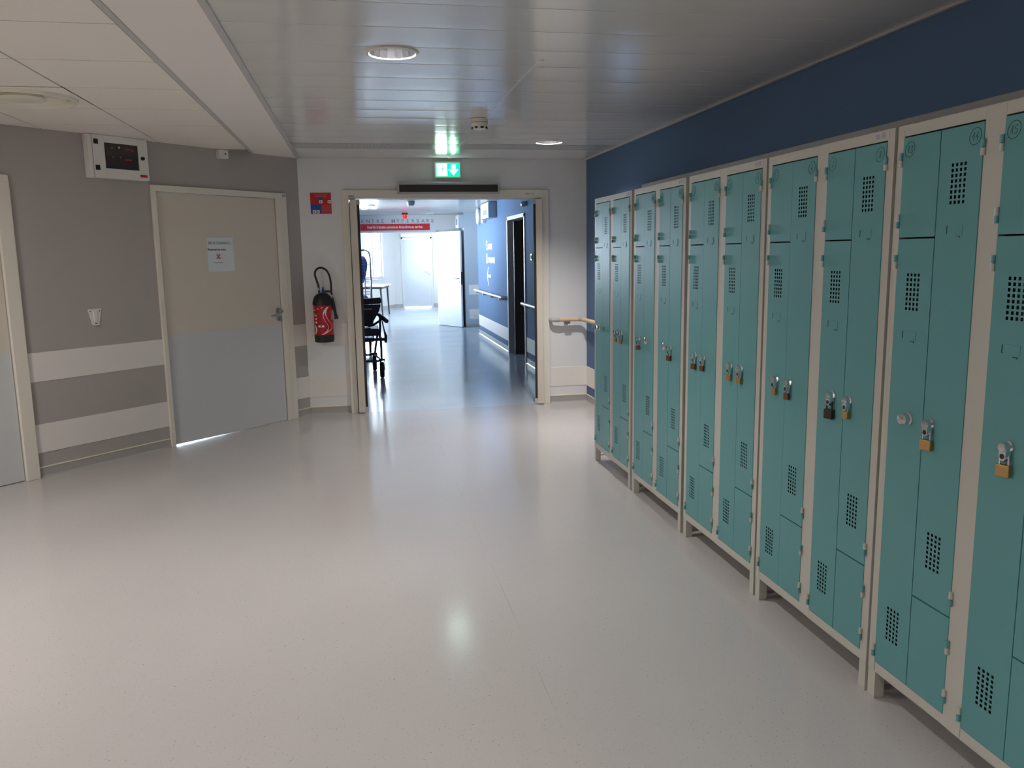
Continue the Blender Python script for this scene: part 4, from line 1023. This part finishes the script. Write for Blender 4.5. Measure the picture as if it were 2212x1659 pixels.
# oblique window wall: local x along the wall towards the back corner, y outwards
ww = MB(); WLN = 7.2
wins = [(-1.82, -0.72), (-3.3, -2.0), (-4.8, -3.5), (-6.3, -5.0)]  # first one is in view, the other three are unseen, added for daylight
zb, zt = 0.83, 2.22
ww.box(-WLN, 0.15, 0, 0.15, 0, zb); ww.box(-WLN, 0.15, 0, 0.15, zt, ZC+0.1)
xs_ = sorted([v for p in wins for v in p]); cuts = [-WLN]+xs_+[0.15]
for i in range(0, len(cuts), 2): ww.box(cuts[i], cuts[i+1], 0, 0.15, zb, zt)
struct(obj('wall_window', ww, 'white_wall', loc=LW0, rotz=WROT))
struct(obj('baseboard_window', MB().box(-WLN, -0.01, -0.01, 0, 0, 0.09), 'skirting', loc=LW0, rotz=WROT))
for i, (a, b) in enumerate(wins):
    wi = struct(empty('window_%d' % (i+1), LW0, WROT))
    fm = MB(); fm.box(a, b, 0.04, 0.11, zb, zb+0.06); fm.box(a, b, 0.04, 0.11, zt-0.05, zt); fm.box(a, a+0.05, 0.04, 0.11, zb+0.06, zt-0.05); fm.box(b-0.05, b, 0.04, 0.11, zb+0.06, zt-0.05)
    mid = (a+b)/2; fm.box(mid-0.045, mid+0.045, 0.035, 0.11, zb+0.06, zt-0.05)
    obj('frame', fm, 'door_white', wi, bevel=0.004)
    for p, q in ((a+0.05, mid-0.045), (mid+0.045, b-0.05)): obj('pane', MB().box(p, q, 0.07, 0.078, zb+0.06, zt-0.05), 'window_glass', wi)
    obj('sill', MB().box(a-0.03, b+0.03, -0.05, 0.04, zb-0.025, zb), 'door_white', wi, bevel=0.004)
    P = bpy.data.lights.new('window_portal', 'AREA'); P.shape = 'RECTANGLE'; P.size = b-a; P.size_y = zt-zb; P.cycles.is_portal = True
    po = bpy.data.objects.new('window_portal', P); COL.objects.link(po); po.parent = wi; po.location = ((a+b)/2, 0.14, (zb+zt)/2); po.rotation_euler = (-PI/2, 0, 0)
struct(obj('wall_far_room_left', MB().box(-2.7, -0.75, 17.0, 17.12, 0, ZC+0.1), 'white_wall'))
# unseen window added in the left wall to brighten the corridor's blue wall
wi = struct(empty('window_5', (-0.60, 13.6, 0), PI/2))
fm = MB(); fm.box(-0.6, 0.6, 0.04, 0.11, 0.95, 1.01); fm.box(-0.6, 0.6, 0.04, 0.11, 2.05, 2.1)
for x in (-0.57, 0.0, 0.57): fm.box(x-0.03, x+0.03, 0.04, 0.11, 1.01, 2.05)
obj('frame', fm, 'door_white', wi)
for x in (-0.285, 0.285): obj('pane', MB().box(x-0.255, x+0.255, 0.07, 0.078, 1.01, 2.05), 'window_glass', wi)
P = bpy.data.lights.new('window_portal', 'AREA'); P.shape = 'RECTANGLE'; P.size = 1.2; P.size_y = 1.15; P.cycles.is_portal = True
po = bpy.data.objects.new('window_portal', P); COL.objects.link(po); po.parent = wi; po.location = (0, 0.14, 1.525); po.rotation_euler = (-PI/2, 0, 0)

# table by the window with papers
tb = empty('table', (0.30, 20.25, 0), -0.19)
obj('top', MB().box(-0.38, 0.40, -0.62, 0.62, 0.715, 0.74), 'table_top', tb, bevel=0.004)
obj('apron', MB().box(-0.32, 0.35, -0.55, 0.55, 0.665, 0.715), 'print_black', tb)
for x in (-0.30, 0.31):
    for yv in (-0.50, 0.50): obj('leg', MB().tube([(x, yv, 0.70), (x+0.03*(1 if x > 0 else -1), yv, 0.0)], [0.024, 0.016], 10), 'print_black', tb, smooth=True)
tag(tb, 'white topped table with dark legs under the bright window', 'table')
for i, (x, yv, r, lb) in enumerate(((0.45, 19.95, 0.2, 'white paper sheet near the corner of the window table'), (0.25, 20.25, -0.3, 'white paper sheet in the middle of the window table'))):
    o = obj('paper_sheet', MB().box(-0.105, 0.105, -0.148, 0.148, 0, 0.002), 'paper', loc=(x, yv, 0.7405), rotz=r); tag(o, lb, 'paper', 'papers on the window table')

# foliage outside the window
tr_ = empty('tree', (-3.2, 25.5, 0))
m = MB(); m.tube([(0, 0, 0), (0.05, 0, 1.2), (0, 0.1, 2.4)], [0.13, 0.10, 0.06], 8); obj('trunk', m, 'grey_board', tr_, smooth=True)
lf = MB()
for k in range(1400):
    a, b, r = random.uniform(0, 2*PI), random.uniform(-1, 1), random.uniform(0.5, 1.5)
    p = Vector((r*math.cos(a)*math.sqrt(1-b*b), r*math.sin(a)*math.sqrt(1-b*b), 2.9+r*b*1.1))
    u = Vector((random.gauss(0, 1), random.gauss(0, 1), random.gauss(0, 1))).normalized()*0.11; w = u.cross(Vector((random.gauss(0, 1), random.gauss(0, 1), random.gauss(0, 1)))).normalized()*0.05
    n = len(lf.v); lf.v += [tuple(p-u), tuple(p+w), tuple(p+u), tuple(p-w)]; lf.face((n, n+1, n+2, n+3))
fo = obj('foliage', lf, 'leaf_green', tr_); fo['kind'] = 'stuff'
tag(tr_, 'leafy green tree outside the bright window', 'tree')
